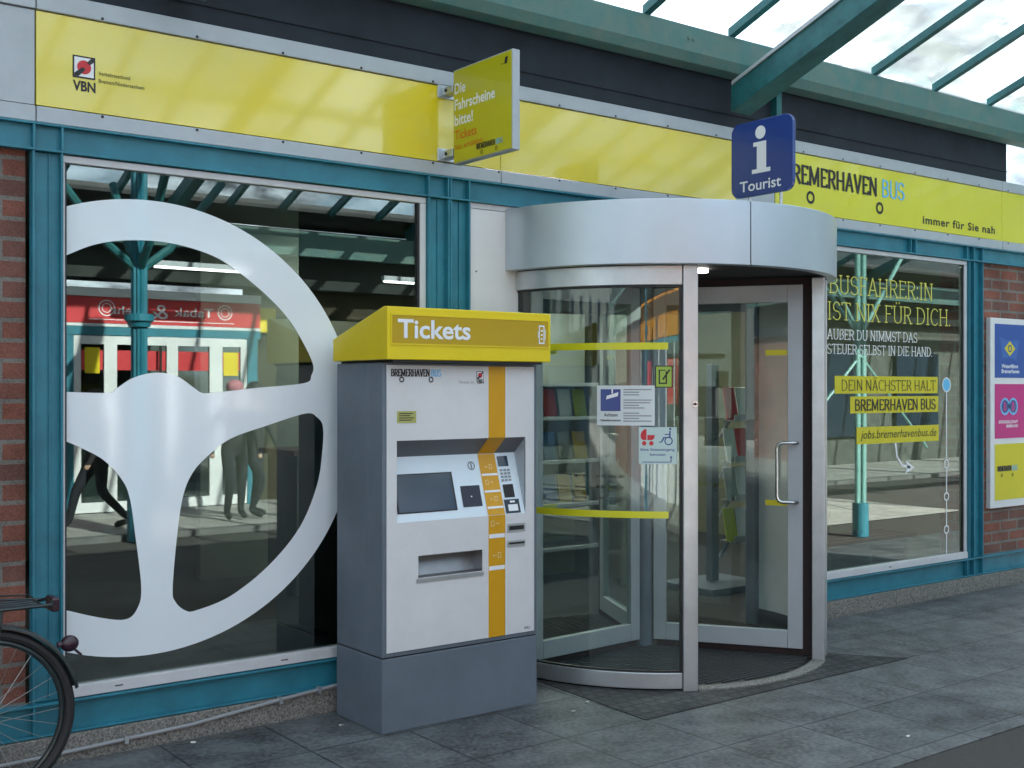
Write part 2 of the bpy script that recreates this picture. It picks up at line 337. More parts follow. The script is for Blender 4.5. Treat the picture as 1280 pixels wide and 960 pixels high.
# slab-serif stroke letters (unit height, width w): strokes as polylines, heavy flag, serif ends
def arcp(cx, cy, rx, ry, a0, a1, n=9): return [(cx + rx * cos(rad(a0 + (a1 - a0) * i / n)), cy + ry * sin(rad(a0 + (a1 - a0) * i / n))) for i in range(n + 1)]
V_ = lambda x: [(x, 0), (x, 1)]
GL = {
 'I': (.30, [V_(.15)], [(.15, 0), (.15, 1)]),
 'N': (.68, [V_(.12), [(.12, 1), (.56, 0)], V_(.56)], [(.12, 0), (.12, 1), (.56, 1)]),
 'H': (.70, [V_(.13), V_(.57), [(.13, .5), (.57, .5)]], [(.13, 0), (.13, 1), (.57, 0), (.57, 1)]),
 'T': (.60, [V_(.30), [(.03, .97), (.57, .97)], [(.05, .97), (.05, .85)], [(.55, .97), (.55, .85)]], [(.30, 0)]),
 'F': (.54, [V_(.13), [(.13, .97), (.50, .97)], [(.13, .52), (.42, .52)], [(.49, .97), (.49, .85)]], [(.13, 0), (.13, 1)]),
 'E': (.56, [V_(.13), [(.13, .97), (.50, .97)], [(.13, .52), (.42, .52)], [(.13, .03), (.52, .03)], [(.49, .97), (.49, .86)], [(.51, .03), (.51, .15)]], [(.13, 0), (.13, 1)]),
 'L': (.52, [V_(.13), [(.13, .03), (.49, .03)], [(.48, .03), (.48, .17)]], [(.13, 0), (.13, 1)]),
 'R': (.62, [V_(.13), [(.13, .97), (.32, .97)] + arcp(.32, .73, .20, .24, 90, -90) + [(.13, .49)], [(.32, .49), (.56, 0)]], [(.13, 0), (.13, 1), (.56, 0)]),
 'B': (.60, [V_(.13), [(.13, .97), (.30, .97)] + arcp(.30, .75, .19, .22, 90, -90) + [(.13, .53)], [(.30, .53)] + arcp(.31, .28, .22, .25, 90, -90) + [(.13, .03)]], [(.13, 0), (.13, 1)]),
 'D': (.68, [V_(.13), [(.13, .97), (.30, .97)] + arcp(.30, .5, .30, .47, 90, -90, 14) + [(.13, .03)]], [(.13, 0), (.13, 1)]),
 'U': (.68, [[(.13, 1), (.13, .3)] + arcp(.345, .28, .215, .27, 180, 360, 12) + [(.56, 1)]], [(.13, 1), (.56, 1)]),
 'S': (.54, [arcp(.27, .73, .19, .25, 20, 270, 12) + arcp(.27, .25, .21, .24, 90, -160, 12)], []),
 'C': (.62, [arcp(.35, .5, .27, .49, 45, 315, 18)], []),
 'A': (.66, [[(.08, 0), (.33, 1)], [(.33, 1), (.58, 0)], [(.17, .33), (.49, .33)]], [(.08, 0), (.58, 0)]),
 'M': (.84, [V_(.13), [(.13, 1), (.42, .1)], [(.42, .1), (.71, 1)], V_(.71)], [(.13, 0), (.13, 1), (.71, 0), (.71, 1)]),
 'X': (.60, [[(.08, 0), (.52, 1)], [(.08, 1), (.52, 0)]], [(.08, 0), (.52, 0), (.08, 1), (.52, 1)]),
 'V': (.64, [[(.08, 1), (.32, 0)], [(.32, 0), (.56, 1)]], [(.08, 1), (.56, 1)]),
 'ß': (.58, [[(.13, 0), (.13, .75)] + arcp(.30, .77, .17, .22, 180, -40, 10) + [(.30, .53)] + arcp(.29, .28, .22, .25, 80, -120, 10)], [(.13, 0)]),
 ':': (.22, [[(.11, .08), (.11, .16)], [(.11, .62), (.11, .70)]], []),
 '.': (.2, [[(.08, 0), (.08, .08)]], []), ' ': (.26, [], []),
}
GL['Ü'] = (.68, GL['U'][1] + [[(.25, 1.14), (.25, 1.22)], [(.44, 1.14), (.44, 1.22)]], GL['U'][2])
GL['Ä'] = (.66, GL['A'][1] + [[(.23, 1.14), (.23, 1.22)], [(.43, 1.14), (.43, 1.22)]], GL['A'][2])
def slab(mb, s, f, x, z, h, w, wt=.085, serif=True):
    tot = sum(GL[c][0] for c in s); k = w / tot; cx = x; e = 0
    o_ = Vector(f(x, z)); NR = (Vector(f(x + .01, z)) - o_).cross(Vector(f(x, z + .01)) - o_).normalized()
    def seg(a, b, t):
        nonlocal e
        d = Vector((b[0] - a[0], b[1] - a[1])); L = d.length
        if L < 1e-6: return
        d /= L; n = Vector((-d.y, d.x)) * t / 2; a = Vector(a) - d * t * .2; b = Vector(b) + d * t * .2; e += 1
        off = (e % 40) * .00004
        mb.quad([Vector(f(*p)) + NR * off for p in (a + n, b + n, b - n, a - n)])
    for c in s:
        wd, st, sf = GL[c]
        for P in st:
            Q = [(cx + p[0] * k, z + p[1] * h) for p in P]
            for i in range(len(Q) - 1):
                vert = abs(Q[i + 1][1] - Q[i][1]) > abs(Q[i + 1][0] - Q[i][0])
                seg(Q[i], Q[i + 1], wt * h * (1. if vert else .62))
        if serif:
            for p in sf: seg((cx + p[0] * k - .10 * h * k / h * 1. * .9, z + (p[1] * .95 + .025) * h), (cx + p[0] * k + .09 * k, z + (p[1] * .95 + .025) * h), wt * h * .6)
        cx += wd * k
    return mb

# ------------------------------------------------------------------ ground
structure(MB().box(-400, 400, -400, 400, -.30, -.012), 'ground', ASPH2)
structure(MB().box(-14, 34, -2.14, -.03, -.2, 0.), 'pavement', PAVE).location = (.38 - .49 * 0, -.02, 0)
b = MB(); b.quad([(-14, -3.3, -.006), (34, -3.3, -.006), (34, -2.10, -.006), (-14, -2.10, -.006)]); structure(b, 'road_edge', ASPH)
b = MB(); P = [(3.86, -.05), (3.83, -.58), (3.80, -1.055), (5.88, -1.055), (5.72, -.86), (5.56, -.62), (5.54, -.05)]
b.prism(P, lambda x, y: (x, y, -.02), lambda x, y: (x, y, .004)); structure(b, 'sett_paving', SETT)
b = MB(); b.box(-40, 60, -13, -7.02, -.2, .045); structure(b, 'opposite_pavement', PAVE2)
b = MB(); b.quad([(9.7, -6.86, .0), (13.6, -6.86, .0), (13.6, -3.32, .0), (9.7, -3.32, .0)]); structure(b, 'sunlit_ground_patch', PAVE2)  # pale patch laid over the road; sunlight on the ground put into its colour
b = MB(); b.box(-40, 60, -7.02, -6.86, -.2, .05); structure(b, 'kerb', mat('kerb_stone', (.16, .16, .16), .8, var=.3))

# ------------------------------------------------------------------ the shop building
B = thing('station_shop', 'low brick station shop with teal steel frame, yellow fascia and large windows', 'building')
XL, XR = -7.0, 9.5
b = MB(); b.box(XL, 1.318, .03, .36, .0, 2.66); b.build('brick_wall', BRICK, B, split=True)
b = MB(); b.box(8.395, XR, .03, .36, .0, 2.66); b.build('brick_wall', BRICK, B, split=True)
# granite plinth
b = MB()
x = XL
for x0, x1 in ((XL, -1.2), (-1.196, .9), (.904, 3.85), (5.93, 7.25), (7.254, 8.6), (8.604, XR)): b.box(x0, x1, -.03, .025, -.1, .108)
b.build('granite_plinth', GRAN, B, bevel=.004, split=True)
# teal beams: web + flanges
def channel_h(x0, x1, z0, z1, fins, name='steel_beam'):
    b = MB(); b.box(x0, x1, .012, .028, z0, z1); b.box(x0, x1, -.022, .0115, z0, z0 + .009); b.box(x0, x1, -.022, .0115, z1 - .009, z1)
    for f in fins: b.box(f, f + .009, -.0205, .0115, z0 + .0095, z1 - .0095)
    return b.build(name, TEAL, B, bevel=.0015)
channel_h(XL, XR, 2.532, 2.648, (-1, 1.336, 1.449, 3.268, 3.388, 3.404, 3.521, 5.9, 7.44, 7.5, 8.17, 8.262, 8.382))
channel_h(XL, 3.53, .112, .248, (1.336, 1.449, 3.268, 3.521)); channel_h(5.94, XR, .112, .248, (8.17, 8.262, 8.382))
def channel_v(x0, x1, extra=()):
    b = MB(); b.box(x0, x1, .012, .028, .252, 2.53)
    for f in (x0, x1 - .009) + extra: b.box(f, f + .009, -.022, .0115, .2525, 2.5295)
    for f in [x0 + .03]: b.box(f + .04, f + .046, .004, .0115, .2525, 2.5295)
    b.build('steel_column', TEAL, B, bevel=.0015)
channel_v(1.333, 1.456); channel_v(3.268, 3.398); channel_v(3.403, 3.530); channel_v(8.20, 8.39, (.0 + 8.262,))
# fascia strips and panels
b = MB()
for x0, x1 in ((XL, 1.348), (1.352, 3.735), (3.739, 5.96), (5.964, 8.68), (8.684, XR)):
    b.box(x0, x1, -.012, .03, 2.651, 2.717)
    b.box(x0, x1, -.012, .03, 3.116, 3.192)
b.build('fascia_trim', ALUP, B, bevel=.003, split=True)
b = MB(); b.box(XL, 1.346, -.001, .03, 2.722, 3.111); b.box(5.60, 5.962, -.001, .03, 2.722, 3.111); b.build('fascia_blank', ALUP, B, split=True)
b = MB()
x = -3.
while x < XR - .1:
    for z in (2.708, 3.125): b.cyl((x, -.0155, z), (x, -.011, z), .006, n=8)
    x += .42
b.build('fascia_screw', DARK, B, split=True)
# dark wall and soffit above the fascia, roof
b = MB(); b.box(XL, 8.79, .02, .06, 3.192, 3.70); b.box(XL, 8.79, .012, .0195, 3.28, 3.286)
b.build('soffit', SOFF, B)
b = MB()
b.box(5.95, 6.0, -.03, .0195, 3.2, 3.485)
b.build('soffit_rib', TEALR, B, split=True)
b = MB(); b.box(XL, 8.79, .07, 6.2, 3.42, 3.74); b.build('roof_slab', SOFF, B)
# windows
def window(x0, x1):
    f = MB(); z0, z1 = .252, 2.528; t = .035
    f.box(x0, x1, -.008, .05, z0, z0 + .05); f.box(x0, x1, .0, .05, z1 - .03, z1); f.box(x0, x0 + .012, .0, .05, z0 + .0505, z1 - .0305); f.box(x1 - t, x1, .0, .05, z0 + .0505, z1 - .0305)
    fo = f.build('window_frame', FRAMEW, B, bevel=.003)
    g = MB(); g.box(x0 + .0125, x1 - t - .0005, .022, .030, z0 + .0505, z1 - .0305); g.build('pane', WGLASS, fo, split=True)
    s = MB(); s.box(x0 + .0125, x0 + .02, .008, .0215, z0 + .051, z1 - .031); s.box(x1 - t - .012, x1 - t - .0005, .008, .0215, z0 + .051, z1 - .031); s.build('gasket', BLACK, fo, split=True)
    s = MB()
    for q in (.12, .55): s.box(x0 + (x1 - x0) * q, x0 + (x1 - x0) * q + .035, -.0095, -.0078, z0 + .022, z0 + .027)
    s.build('drain_slot', BLACK, fo, split=True)
window(1.4575, 3.266); window(5.955, 8.198)
window(-6.0, -1.0) if False else None
# white panel beside the drum
b = MB(); b.box(3.533, 3.86, .0, .03, .0, 2.50)
b.build('wall_panel', WHITE, B, bevel=.002)
b = MB(); b.box(3.533, 4.4, .0, .03, 2.503, 2.531); b.box(5.45, 5.953, .0, .03, 2.503, 2.531); b.build('wall_panel_trim', FRAMEW, B, split=True)
b = MB()
for x, z in ((3.58, 2.17), (3.66, 1.95), (3.58, 1.2), (3.66, .7)): b.cyl((x, -.004, z), (x, .001, z), .004, n=8)
b.build('panel_screw', DARK, B, split=True)
# interior
b = MB(); b.box(XL, XR, .05, 6.2, -.25, -.001); b.build('interior_floor', CARPET, B)
b = MB(); b.box(XL, XR, .37, 6.2, 2.85, 2.9); b.build('interior_ceiling', CEIL, B)
b = MB(); b.box(XL, XR, 6.0, 6.2, 0, 2.85); b.box(XR - .2, XR, .37, 6.0, 0, 2.85); b.box(XL, XL + .2, .37, 6.0, 0, 2.85); b.box(3.56, 3.66, .05, 2.0, 0, 2.84); b.build('interior_wall', INWALL, B, split=True)
b = MB(); b.box(6.2, 8.3, 4.6, 4.7, 0, 2.84); b.box(3.7, 6.1, 4.0, 4.1, 0, 2.84); b.build('partition_wall', INW2, B, split=True)
b = MB()
for x, y in ((5.2, 1.9), (5.2, 3.4), (7.2, 1.8), (7.2, 3.6)): b.box(x - .6, x + .6, y - .07, y + .07, 2.835, 2.846)
b.build('interior_fill_panel', mat('interior_fill_glow', (1, .96, .85), .5, emit=10.0), B, split=True)  # glowing ceiling panels added only to brighten the shop interior

# ------------------------------------------------------------------ yellow fascia signs
def fascia(x0, x1, m, label):
    t = thing('fascia_sign', label, 'sign', (x0, -.004, 2.72), 'yellow fascia sign panels')
    b = MB(); b.box(x0, x1, -.004, .03, 2.722, 3.111); b.build('sign_panel', m, t, bevel=.0015); return t
def vbn(t, x, z, s, partner=None, y=-.004):        # square tram-association mark with letters
    f = front(y, .002); f2 = front(y, .003); f3 = front(y, .004)
    MB().rect(f, x, z, x + s, z + s).build('emblem_frame', BLACK, t)
    MB().rect(f2, x + s * .07, z + s * .07, x + s * .93, z + s * .93).build('emblem_field', PALEW, t)
    b = MB(); c = (x + s * .5, z + s * .5); b.ring(f3, c[0], c[1], s * .31, 0); b.build('emblem_disc', RED, t)
    f4 = front(y, .005)
    b = MB(); b.quad([f4(x + s * .07, z + s * .07), f4(x + s * .25, z + s * .07), f4(x + s * .56, z + s * .40), f4(x + s * .42, z + s * .50), f4(x + s * .07, z + s * .2)])
    b.quad([f4(x + s * .62, z + s * .72), f4(x + s * .74, z + s * .62), f4(x + s * .93, z + s * .78), f4(x + s * .93, z + s * .93), f4(x + s * .80, z + s * .93)]); b.build('emblem_stroke', BLACK, t, split=True)
def busword(t, x0, xn, xb0, xb1, z, h, r1, r2, rz, rr, y, f=None, n='lettering'):
    f = f or front(y, .002)
    slab(MB(), 'BREMERHAVEN', f, x0, z, h, xn - x0, .19, False).build(n, BLACK, t)
    slab(MB(), 'BUS', f, xb0, z, h, xb1 - xb0, .15, False).build(n, LBLUE, t)
    MB().ring(f, r1, rz, rr, rr * .58).ring(f, r2, rz, rr, rr * .58).build('wheel_mark', BLACK, t, split=True)
F1 = fascia(1.352, 3.735, YEL, 'long yellow fascia panel with square VBN emblem at its left end')
vbn(F1, 1.498, 2.86, .094)
MB().text('VBN', front(-.004), 1.499, 2.807, .040, .094, bold=.03).build('lettering', BLACK, F1)
MB().text('Verkehrsverbund', front(-.004), 1.606, 2.884, .017, .135).text('Bremen/Niedersachsen', front(-.004), 1.606, 2.852, .017, .197).build('lettering', BLACK, F1)
F2 = fascia(3.739, 5.595, YEL, 'plain yellow fascia panel between projecting ticket sign and revolving door')
F3 = fascia(5.967, 8.68, YELG, 'lemon yellow fascia panel reading BREMERHAVEN BUS immer für Sie nah')
busword(F3, 6.045, 7.058, 7.104, 7.382, 2.914, .122, 6.323, 7.086, 2.831, .043, -.004)
MB().text('immer für Sie nah', front(-.004), 7.61, 2.768, .056, .968, bold=.02, spacing=1.12).build('lettering', BLACK, F3)
F4 = fascia(8.685, XR, YELG, 'lemon fascia panel without writing at the right end above brick')

# ------------------------------------------------------------------ steering wheel film on the left pane
up = [(1.4745, 2.109), (1.597, 2.165), (1.741, 2.195), (1.93, 2.197), (2.128, 2.154), (2.268, 2.078), (2.408, 1.974), (2.511, 1.873), (2.587, 1.76), (2.634, 1.665), (2.625, 1.615), (2.587, 1.577), (2.34, 1.554), (2.131, 1.532), (2.075, 1.532), (2.038, 1.555), (1.958, 1.607), (1.862, 1.621), (1.766, 1.599), (1.693, 1.553), (1.657, 1.533), (1.4745, 1.537)]
rt = [(2.687, 1.366), (2.655, 1.413), (2.595, 1.432), (2.404, 1.381), (2.215, 1.322), (2.105, 1.247), (2.032, 1.172), (1.988, 1.071), (1.961, 0.902), (1.94, 0.664), (1.952, 0.603), (1.997, 0.559), (2.05, 0.553), (2.215, 0.601), (2.406, 0.725), (2.565, 0.893), (2.656, 1.09), (2.684, 1.255)]
lf = [(1.4745, 1.331), (1.542, 1.299), (1.631, 1.248), (1.705, 1.17), (1.746, 1.085), (1.772, 0.916), (1.799, 0.679), (1.78, 0.589), (1.73, 0.55), (1.623, 0.57), (1.4745, 0.62)]
XE = 1.4740
WC, WR, WZ = (1.8314, 1.380), 1.0323, .9973
a0 = math.acos((XE - WC[0]) / WR)
outer = [(WC[0] + WR * cos(a0 - 2 * a0 * i / 90), WC[1] + WZ * sin(a0 - 2 * a0 * i / 90)) for i in range(91)]     # top-left round the right to bottom-left
def openspl(P, n=6):
    out = []
    for i in range(len(P) - 1):
        a = P[max(0, i - 1)]; b_ = P[i]; c = P[i + 1]; d = P[min(len(P) - 1, i + 2)]
        for j in range(n):
            t = j / n
            out.append(tuple(.5 * ((2 * b_[q]) + (-a[q] + c[q]) * t + (2 * a[q] - 5 * b_[q] + 4 * c[q] - d[q]) * t * t + (-a[q] + 3 * b_[q] - 3 * c[q] + d[q]) * t ** 3) for q in (0, 1)))
    return out + [P[-1]]
# open holes reach the left edge of the pane, so they are notches of the outline
lo = openspl(lf)[::-1]; uo = openspl(up)[::-1]
contour = outer + lo + uo
b = MB(); b.fill([contour, cm(rt)], lambda u, v: (u, .0205, v))
tag(b.build('steering_wheel_decal', DECAL), 'huge white steering wheel film on the left shop window', 'window decal')

# ------------------------------------------------------------------ right window lettering
fw = front(.0215, .0012)
b = MB(); slab(b, 'BUSFAHRER:IN', fw, 6.545, 2.205, .128, 1.235); slab(b, 'IST NIX FÜR DICH.', fw, 6.53, 2.024, .124, 1.485)
tag(b.build('window_lettering', LYEL), 'large yellow slab letters BUSFAHRER:IN IST NIX FÜR DICH on the right window', 'lettering')
b = MB(); slab(b, 'AUßER DU NIMMST DAS', fw, 6.53, 1.890, .070, 1.05, .1); slab(b, 'STEUER SELBST IN DIE HAND.', fw, 6.53, 1.790, .068, 1.242, .1)
tag(b.build('window_lettering', PALEW), 'small white letters AUSSER DU NIMMST DAS STEUER under the yellow lines', 'lettering')
for (x0, x1, z0, z1, s, lab, kw, tw) in ((6.614, 7.838, 1.517, 1.639, 'DEIN NÄCHSTER HALT', 'yellow strip reading DEIN NÄCHSTER HALT, topmost of three on the window', dict(bold=.0), (6.68, 1.13)),
        (6.784, 7.846, 1.378, 1.496, 'BREMERHAVEN BUS', 'yellow strip reading BREMERHAVEN BUS in bold, middle of three on the window', dict(bold=.022), (6.83, .98)),
        (6.856, 7.852, 1.161, 1.281, 'jobs.bremerhavenbus.de', 'yellow strip with the web address jobs.bremerhavenbus.de, lowest on the window', dict(shear=.22), (6.90, .92))):
    t = thing('window_strip', lab, 'window decal', (x0, .02, z0), 'yellow text strips on the right window')
    MB().rect(fw, x0, z0, x1, z1).build('strip_film', TAGY, t)
    low = s[0] == 'j'
    b = MB(); ft_ = front(.0203, .0015)
    if low: b.text(s, ft_, tw[0], z0 + .038, .058, tw[1], **kw)
    else: slab(b, s, ft_, tw[0], z0 + .020, .076, tw[1], .10 if s[0] == 'D' else .19, False)
    b.build('lettering', BLACK, t)
t = thing('route_line_decal', 'thin white route line with stop rings running down the right window edge', 'window decal', (7.955, .02, .31))
b = MB(); x = 7.955
for z0, z1 in ((.307, .455), (.521, .703), (.769, .950), (1.016, 1.525)): b.rect(fw, x - .006, z0, x + .006, z1)
for z in (.488, .736, .983): b.ring(fw, x, z, .034, .023)
b.ring(fw, x, 1.58, .056, .047); b.build('line', PALEW, t); MB().ring(fw, x, 1.58, .047, 0).build('stop_dot', LBLUE, t)
b = MB()
for P in ([(7.31, 1.16), (7.33, 1.06), (7.39, .995), (7.49, .975)],):
    for i in range(3):
        a, c = Vector(P[i]), Vector(P[i + 1]); d = (c - a).normalized(); n = Vector((-d.y, d.x)) * .009; b.quad([fw(*p) for p in (a + n, c + n, c - n, a - n)])
b.quad([fw(*p) for p in ((7.43, 1.03), (7.545, .972), (7.425, .93), (7.455, .975))])
tag(b.build('arrow_decal', PALEW), 'curved white arrow film below the jobs strip on the window', 'window decal')
b = MB()
for c, z0, z1 in ((6.93, .82, 1.16), (7.03, .95, 1.16)): b.rect(fw, c, z0, c + .007, z1)

# ------------------------------------------------------------------ revolving door
CX, CY = 4.885, .09
D = thing('revolving_door', 'round silver revolving door with glass wings and curved canopy drum', 'revolving door', (CX, CY, 0))
b = MB(); b.arc(CX, CY, 1.055, 1.116, -186, -104.6, 2.185, 2.515, 40); b.build('drum_fascia', DRUM, D, bevel=.003, smooth=True)
b = MB(); b.arc(CX, CY, 1.055, 1.116, -104.3, 4, 2.185, 2.515, 44); b.build('drum_fascia', DRUM, D, bevel=.003, smooth=True)
b = MB(); b.disc(CX, CY, 1.054, 2.49, 2.512, 80); b.build('drum_roof', ALU, D)
b = MB(); b.disc(CX, CY, 1.053, 2.195, 2.205, 80); b.build('drum_ceiling', DARK, D)
b = MB(); b.cyl((4.62, -.62, 2.178), (4.62, -.62, 2.194), .045, n=20); b.cyl((5.2, .5, 2.178), (5.2, .5, 2.194), .045, n=20); b.build('downlight', mat('lit_downlight', (1, .97, .9), .4, emit=3), D, split=True)
# posts
def post(a, r0, r1, wdeg, z1=2.184, m=ALU, z0=0.): b = MB(); b.arc(CX, CY, r0, r1, a - wdeg / 2, a + wdeg / 2, z0, z1, 4); return b.build('door_post', m, D, bevel=.004)
post(-120.7, .985, 1.058, 4.2)
post(-57.7, .985, 1.056, 3.4); post(-53.6, .985, 1.02, 4.2, m=MGREY); post(-49, .985, 1.062, 3.6)
post(-182, .985, 1.05, 6)
b = MB(); b.arc(CX, CY, 1.0, 1.047, -179, -122.9, 2.083, 2.183, 40); b.arc(CX, CY, 1.0, 1.047, -179, -122.9, .012, .093, 40); b.build('curved_rail', ALU, D, bevel=.003, smooth=True)
b = MB(); b.arc(CX, CY, 1.018, 1.030, -179, -122.9, .0935, 2.0825, 48); g = b.build('curved_glass', DGLASS, D, smooth=True)
b = MB(); b.arc(CX, CY, 1.02, 1.034, -123.6, -122.95, .094, 2.082, 4); b.arc(CX, CY, 1.016, 1.036, -178.9, -122.9, .094, .103, 30); b.arc(CX, CY, 1.016, 1.036, -178.9, -122.9, 2.072, 2.082, 30); b.build('gasket', BLACK, D, split=True)
b = MB(); b.arc(CX, CY, 1.0305, 1.0325, -179, -126.9, 1.752, 1.788, 40); b.arc(CX, CY, 1.0305, 1.0325, -179, -126.8, .885, .920, 40); b.build('warning_stripe', YELG, D, split=True)
# right curved wall and inner walls
b = MB(); b.arc(CX, CY, 1.0, 1.04, -47, -1.5, .12, 2.184, 24); b.build('curved_wall_panel', WHITE, D, smooth=True)
b = MB(); b.arc(CX, CY, .995, 1.045, -47, -1.5, .012, .1195, 24); b.arc(CX, CY, 1.0, 1.045, 116, 178, .012, .12, 24); b.build('kick_rail', DARK, D, smooth=True, split=True)
b = MB(); b.arc(CX, CY, 1.018, 1.03, 116, 175, .1205, 2.183, 24); b.build('curved_glass', DGLASS, D, smooth=True)
post(1.2, .97, 1.05, 5, m=MGREY); post(113, .985, 1.05, 4, m=MGREY)
b = MB(); b.arc(CX, CY, 1.0, 1.04, 4, 111, 2.06, 2.184, 24); b.build('curved_rail', MGREY, D, smooth=True)
# floor mat and threshold ring
b = MB(); b.disc(CX, CY, .985, -.01, .010, 72); b.build('mat_base', BLACK, D)
b = MB(); y = -.95
while y < .96:
    h = math.sqrt(max(0, .965 ** 2 - y * y)); 
    if h > .05: b.box(CX - h, CX + h, CY + y, CY + y + .017, .0105, .0165)
    y += .034
b.build('mat_ribs', MAT, D)
b = MB(); b.arc(CX, CY, .986, 1.06, -118.4, -59.6, -.01, .012, 30); b.build('threshold', GRAN, D)
# wings
def wing(ang, handle=False):
    a = rad(ang); u = Vector((cos(a), sin(a), 0)); n = Vector((-sin(a), cos(a), 0)); c = Vector((CX, CY, 0))
    r0, r1, z0, z1 = .06, .93, .055, 2.15
    P = lambda r, z, k=0.: c + u * r + n * k + Vector((0, 0, z))
    def bar(mb, ra, rb, za, zb, t): mb.obox(P((ra + rb) / 2, (za + zb) / 2), u * (rb - ra) / 2, n * t / 2, Vector((0, 0, (zb - za) / 2)))
    f = MB(); bar(f, r0, r0 + .075, z0, z1, .04); bar(f, r1 - .085, r1, z0, z1, .04); bar(f, r0 + .0755, r1 - .0855, z0, z0 + .10, .04); bar(f, r0 + .0755, r1 - .0855, z1 - .10, z1, .04)
    fo = f.build('door_wing', ALUP, D, bevel=.003)
    g = MB(); bar(g, r0 + .0755, r1 - .0855, z0 + .1005, z1 - .1005, .008); g.build('pane', DGLASS, fo, split=True)
    s = MB(); bar(s, r1 + .0005, r1 + .055, .02, z1 + .03, .022); bar(s, r0 + .02, r1 + .055, .019, z0 - .0005, .02); bar(s, r0, r1 + .055, z1 + .0005, z1 + .04, .02); s.build('brush_seal', DRED, fo)
    st = MB()
    for z in (1.76, .89): st.obox(P(r1 - .0855 - .065, z, -.007), u * .062, n * .0015, Vector((0, 0, .016)))
    st.build('warning_stripe', TAGY, fo, split=True)
    if handle:
        h = MB(); k = -.065; r = r1 - .14
        pts = [P(r1 - .03, 1.24, -.02), P(r1 - .03, 1.24, k + .02), P(r1 - .045, 1.24, k), P(r + .03, 1.24, k), P(r + .008, 1.232, k), P(r, 1.21, k), P(r, .93, k), P(r + .008, .908, k), P(r + .03, .90, k), P(r1 - .045, .90, k), P(r1 - .03, .90, k + .02), P(r1 - .03, .90, -.02)]
        h.tube(pts, .0105, 12); h.build('handle', STEEL, fo, smooth=True)
wing(-56, True); wing(184, True); wing(64, True)
b = MB(); b.cyl((CX, CY, .012), (CX, CY, 2.19), .052, n=24); b.build('centre_shaft', MGREY, D, smooth=True)
b = MB(); a = rad(-119.6); p = Vector((CX + 1.058 * cos(a), CY + 1.058 * sin(a), 1.472)); d = Vector((cos(a), sin(a), 0)); b.cyl(p, p + d * .006, .017, n=20); lk = b.build('lock', STEEL, D)
b = MB(); b.cyl(p + d * .006, p + d * .0075, .007, n=12); b.obox(p + d * .0065, d * .0005, d.cross(Vector((0, 0, 1))) * .014, Vector((0, 0, .0025))); b.build('keyhole', BLACK, lk)
# notices on the curved glass
def cylf(r): return lambda u, v: (CX + r * cos(rad(u)), CY + r * sin(rad(u)), v)      # u in degrees
K = 1.034 * pi / 180
def sheet(nm, label, cat, a0, a1, z0, z1, m):
    t = thing(nm, label, cat, (CX + 1.033 * cos(rad((a0 + a1) / 2)), CY + 1.033 * sin(rad((a0 + a1) / 2)), z0))
    b = MB(); b.arc(CX, CY, 1.031, 1.033, a0, a1, z0, z1, 12); b.build('sheet', m, t); return t
f1 = cylf(1.0338); f2_ = cylf(1.0344)
N1 = sheet('notice', 'pale blue notice with camera picture and dense print on curved door glass', 'notice', -147.3, -130.7, 1.361, 1.567, PAPER)
def crect(b, f, a0, z0, a1, z1, n=6):
    for i in range(n): b.rect(f, a0 + (a1 - a0) * i / n, z0, a0 + (a1 - a0) * (i + 1) / n, z1)
    return b
crect(MB(), f1, -146.2, 1.435, -140.4, 1.548).build('picture', BLUE, N1)
b = MB(); b.quad([f2_(-144.6, 1.495), f2_(-141.2, 1.512), f2_(-141.0, 1.533), f2_(-144.4, 1.514)]); b.rect(f2_, -143.0, 1.526, -142.6, 1.548); b.build('camera_mark', PALEW, N1)
MB().text('Achtung', f1, -145.2, 1.408, .016, 4., bold=.02).text('Videoüberwachung', f1, -146.3, 1.382, .012, 6., bold=.02).build('lettering', BLACK, N1)
b = MB(); rnd = random.Random(3)
for i in range(13):
    if i in (3, 8): continue
    crect(MB(), f1, -139.6, 1.543 - i * .0135, -139.6 + rnd.choice((8, 8, 7.6, 6, 4.5)), 1.543 - i * .0135 + .006, 5).build('small_print', GREYP, N1)
N2 = sheet('sticker', 'yellow green square sticker with phone outline on curved door glass', 'sticker', -130.6, -125.6, 1.556, 1.669, mat('lime_sticker', (.32, .46, .06), .5))
b = MB()
for q in ((-129.6, 1.575, -129.2, 1.648), (-127.6, 1.575, -127.2, 1.64), (-129.2, 1.643, -127.6, 1.648), (-129.2, 1.575, -127.6, 1.582), (-130.6, 1.556, -130.3, 1.669), (-125.9, 1.556, -125.6, 1.669), (-130.3, 1.556, -125.9, 1.561), (-130.3, 1.664, -125.9, 1.669)): b.rect(f1, *q)
b.quad([f1(-128.6, 1.60), f1(-128.2, 1.595), f1(-126.3, 1.645), f1(-126.6, 1.652)]); b.build('phone_mark', BLACK, N2)
N3 = sheet('notice', 'pale notice with red pram and blue wheelchair symbols on curved door glass', 'notice', -135.2, -124.4, 1.164, 1.353, mat('mint_paper', (.50, .64, .63), .5))
b = MB(); PR = lambda u, v: f1(-135.0 + u * 4.4, 1.262 + v * .082)
b.fill([[(.45, 1)] + [(.45 - .38 * sin(rad(t)), .55 + .45 * cos(rad(t))) for t in range(10, 91, 10)] + [(.1, .40), (.22, .30), (.45, .30)]], PR); b.fill([[(.5, .62), (.98, .62), (.95, .42), (.82, .30), (.5, .30)]], PR)
b.ring(PR, .30, .10, .14, 0, sx=1); b.ring(PR, .76, .10, .14, 0); b.build('pram_mark', RED, N3)
b = MB(); WH = lambda u, v: f1(-129.8 + u * 4.6, 1.262 + v * .085)
b.ring(WH, .66, .24, .26, .19); b.ring(WH, .76, .97, .07, 0)
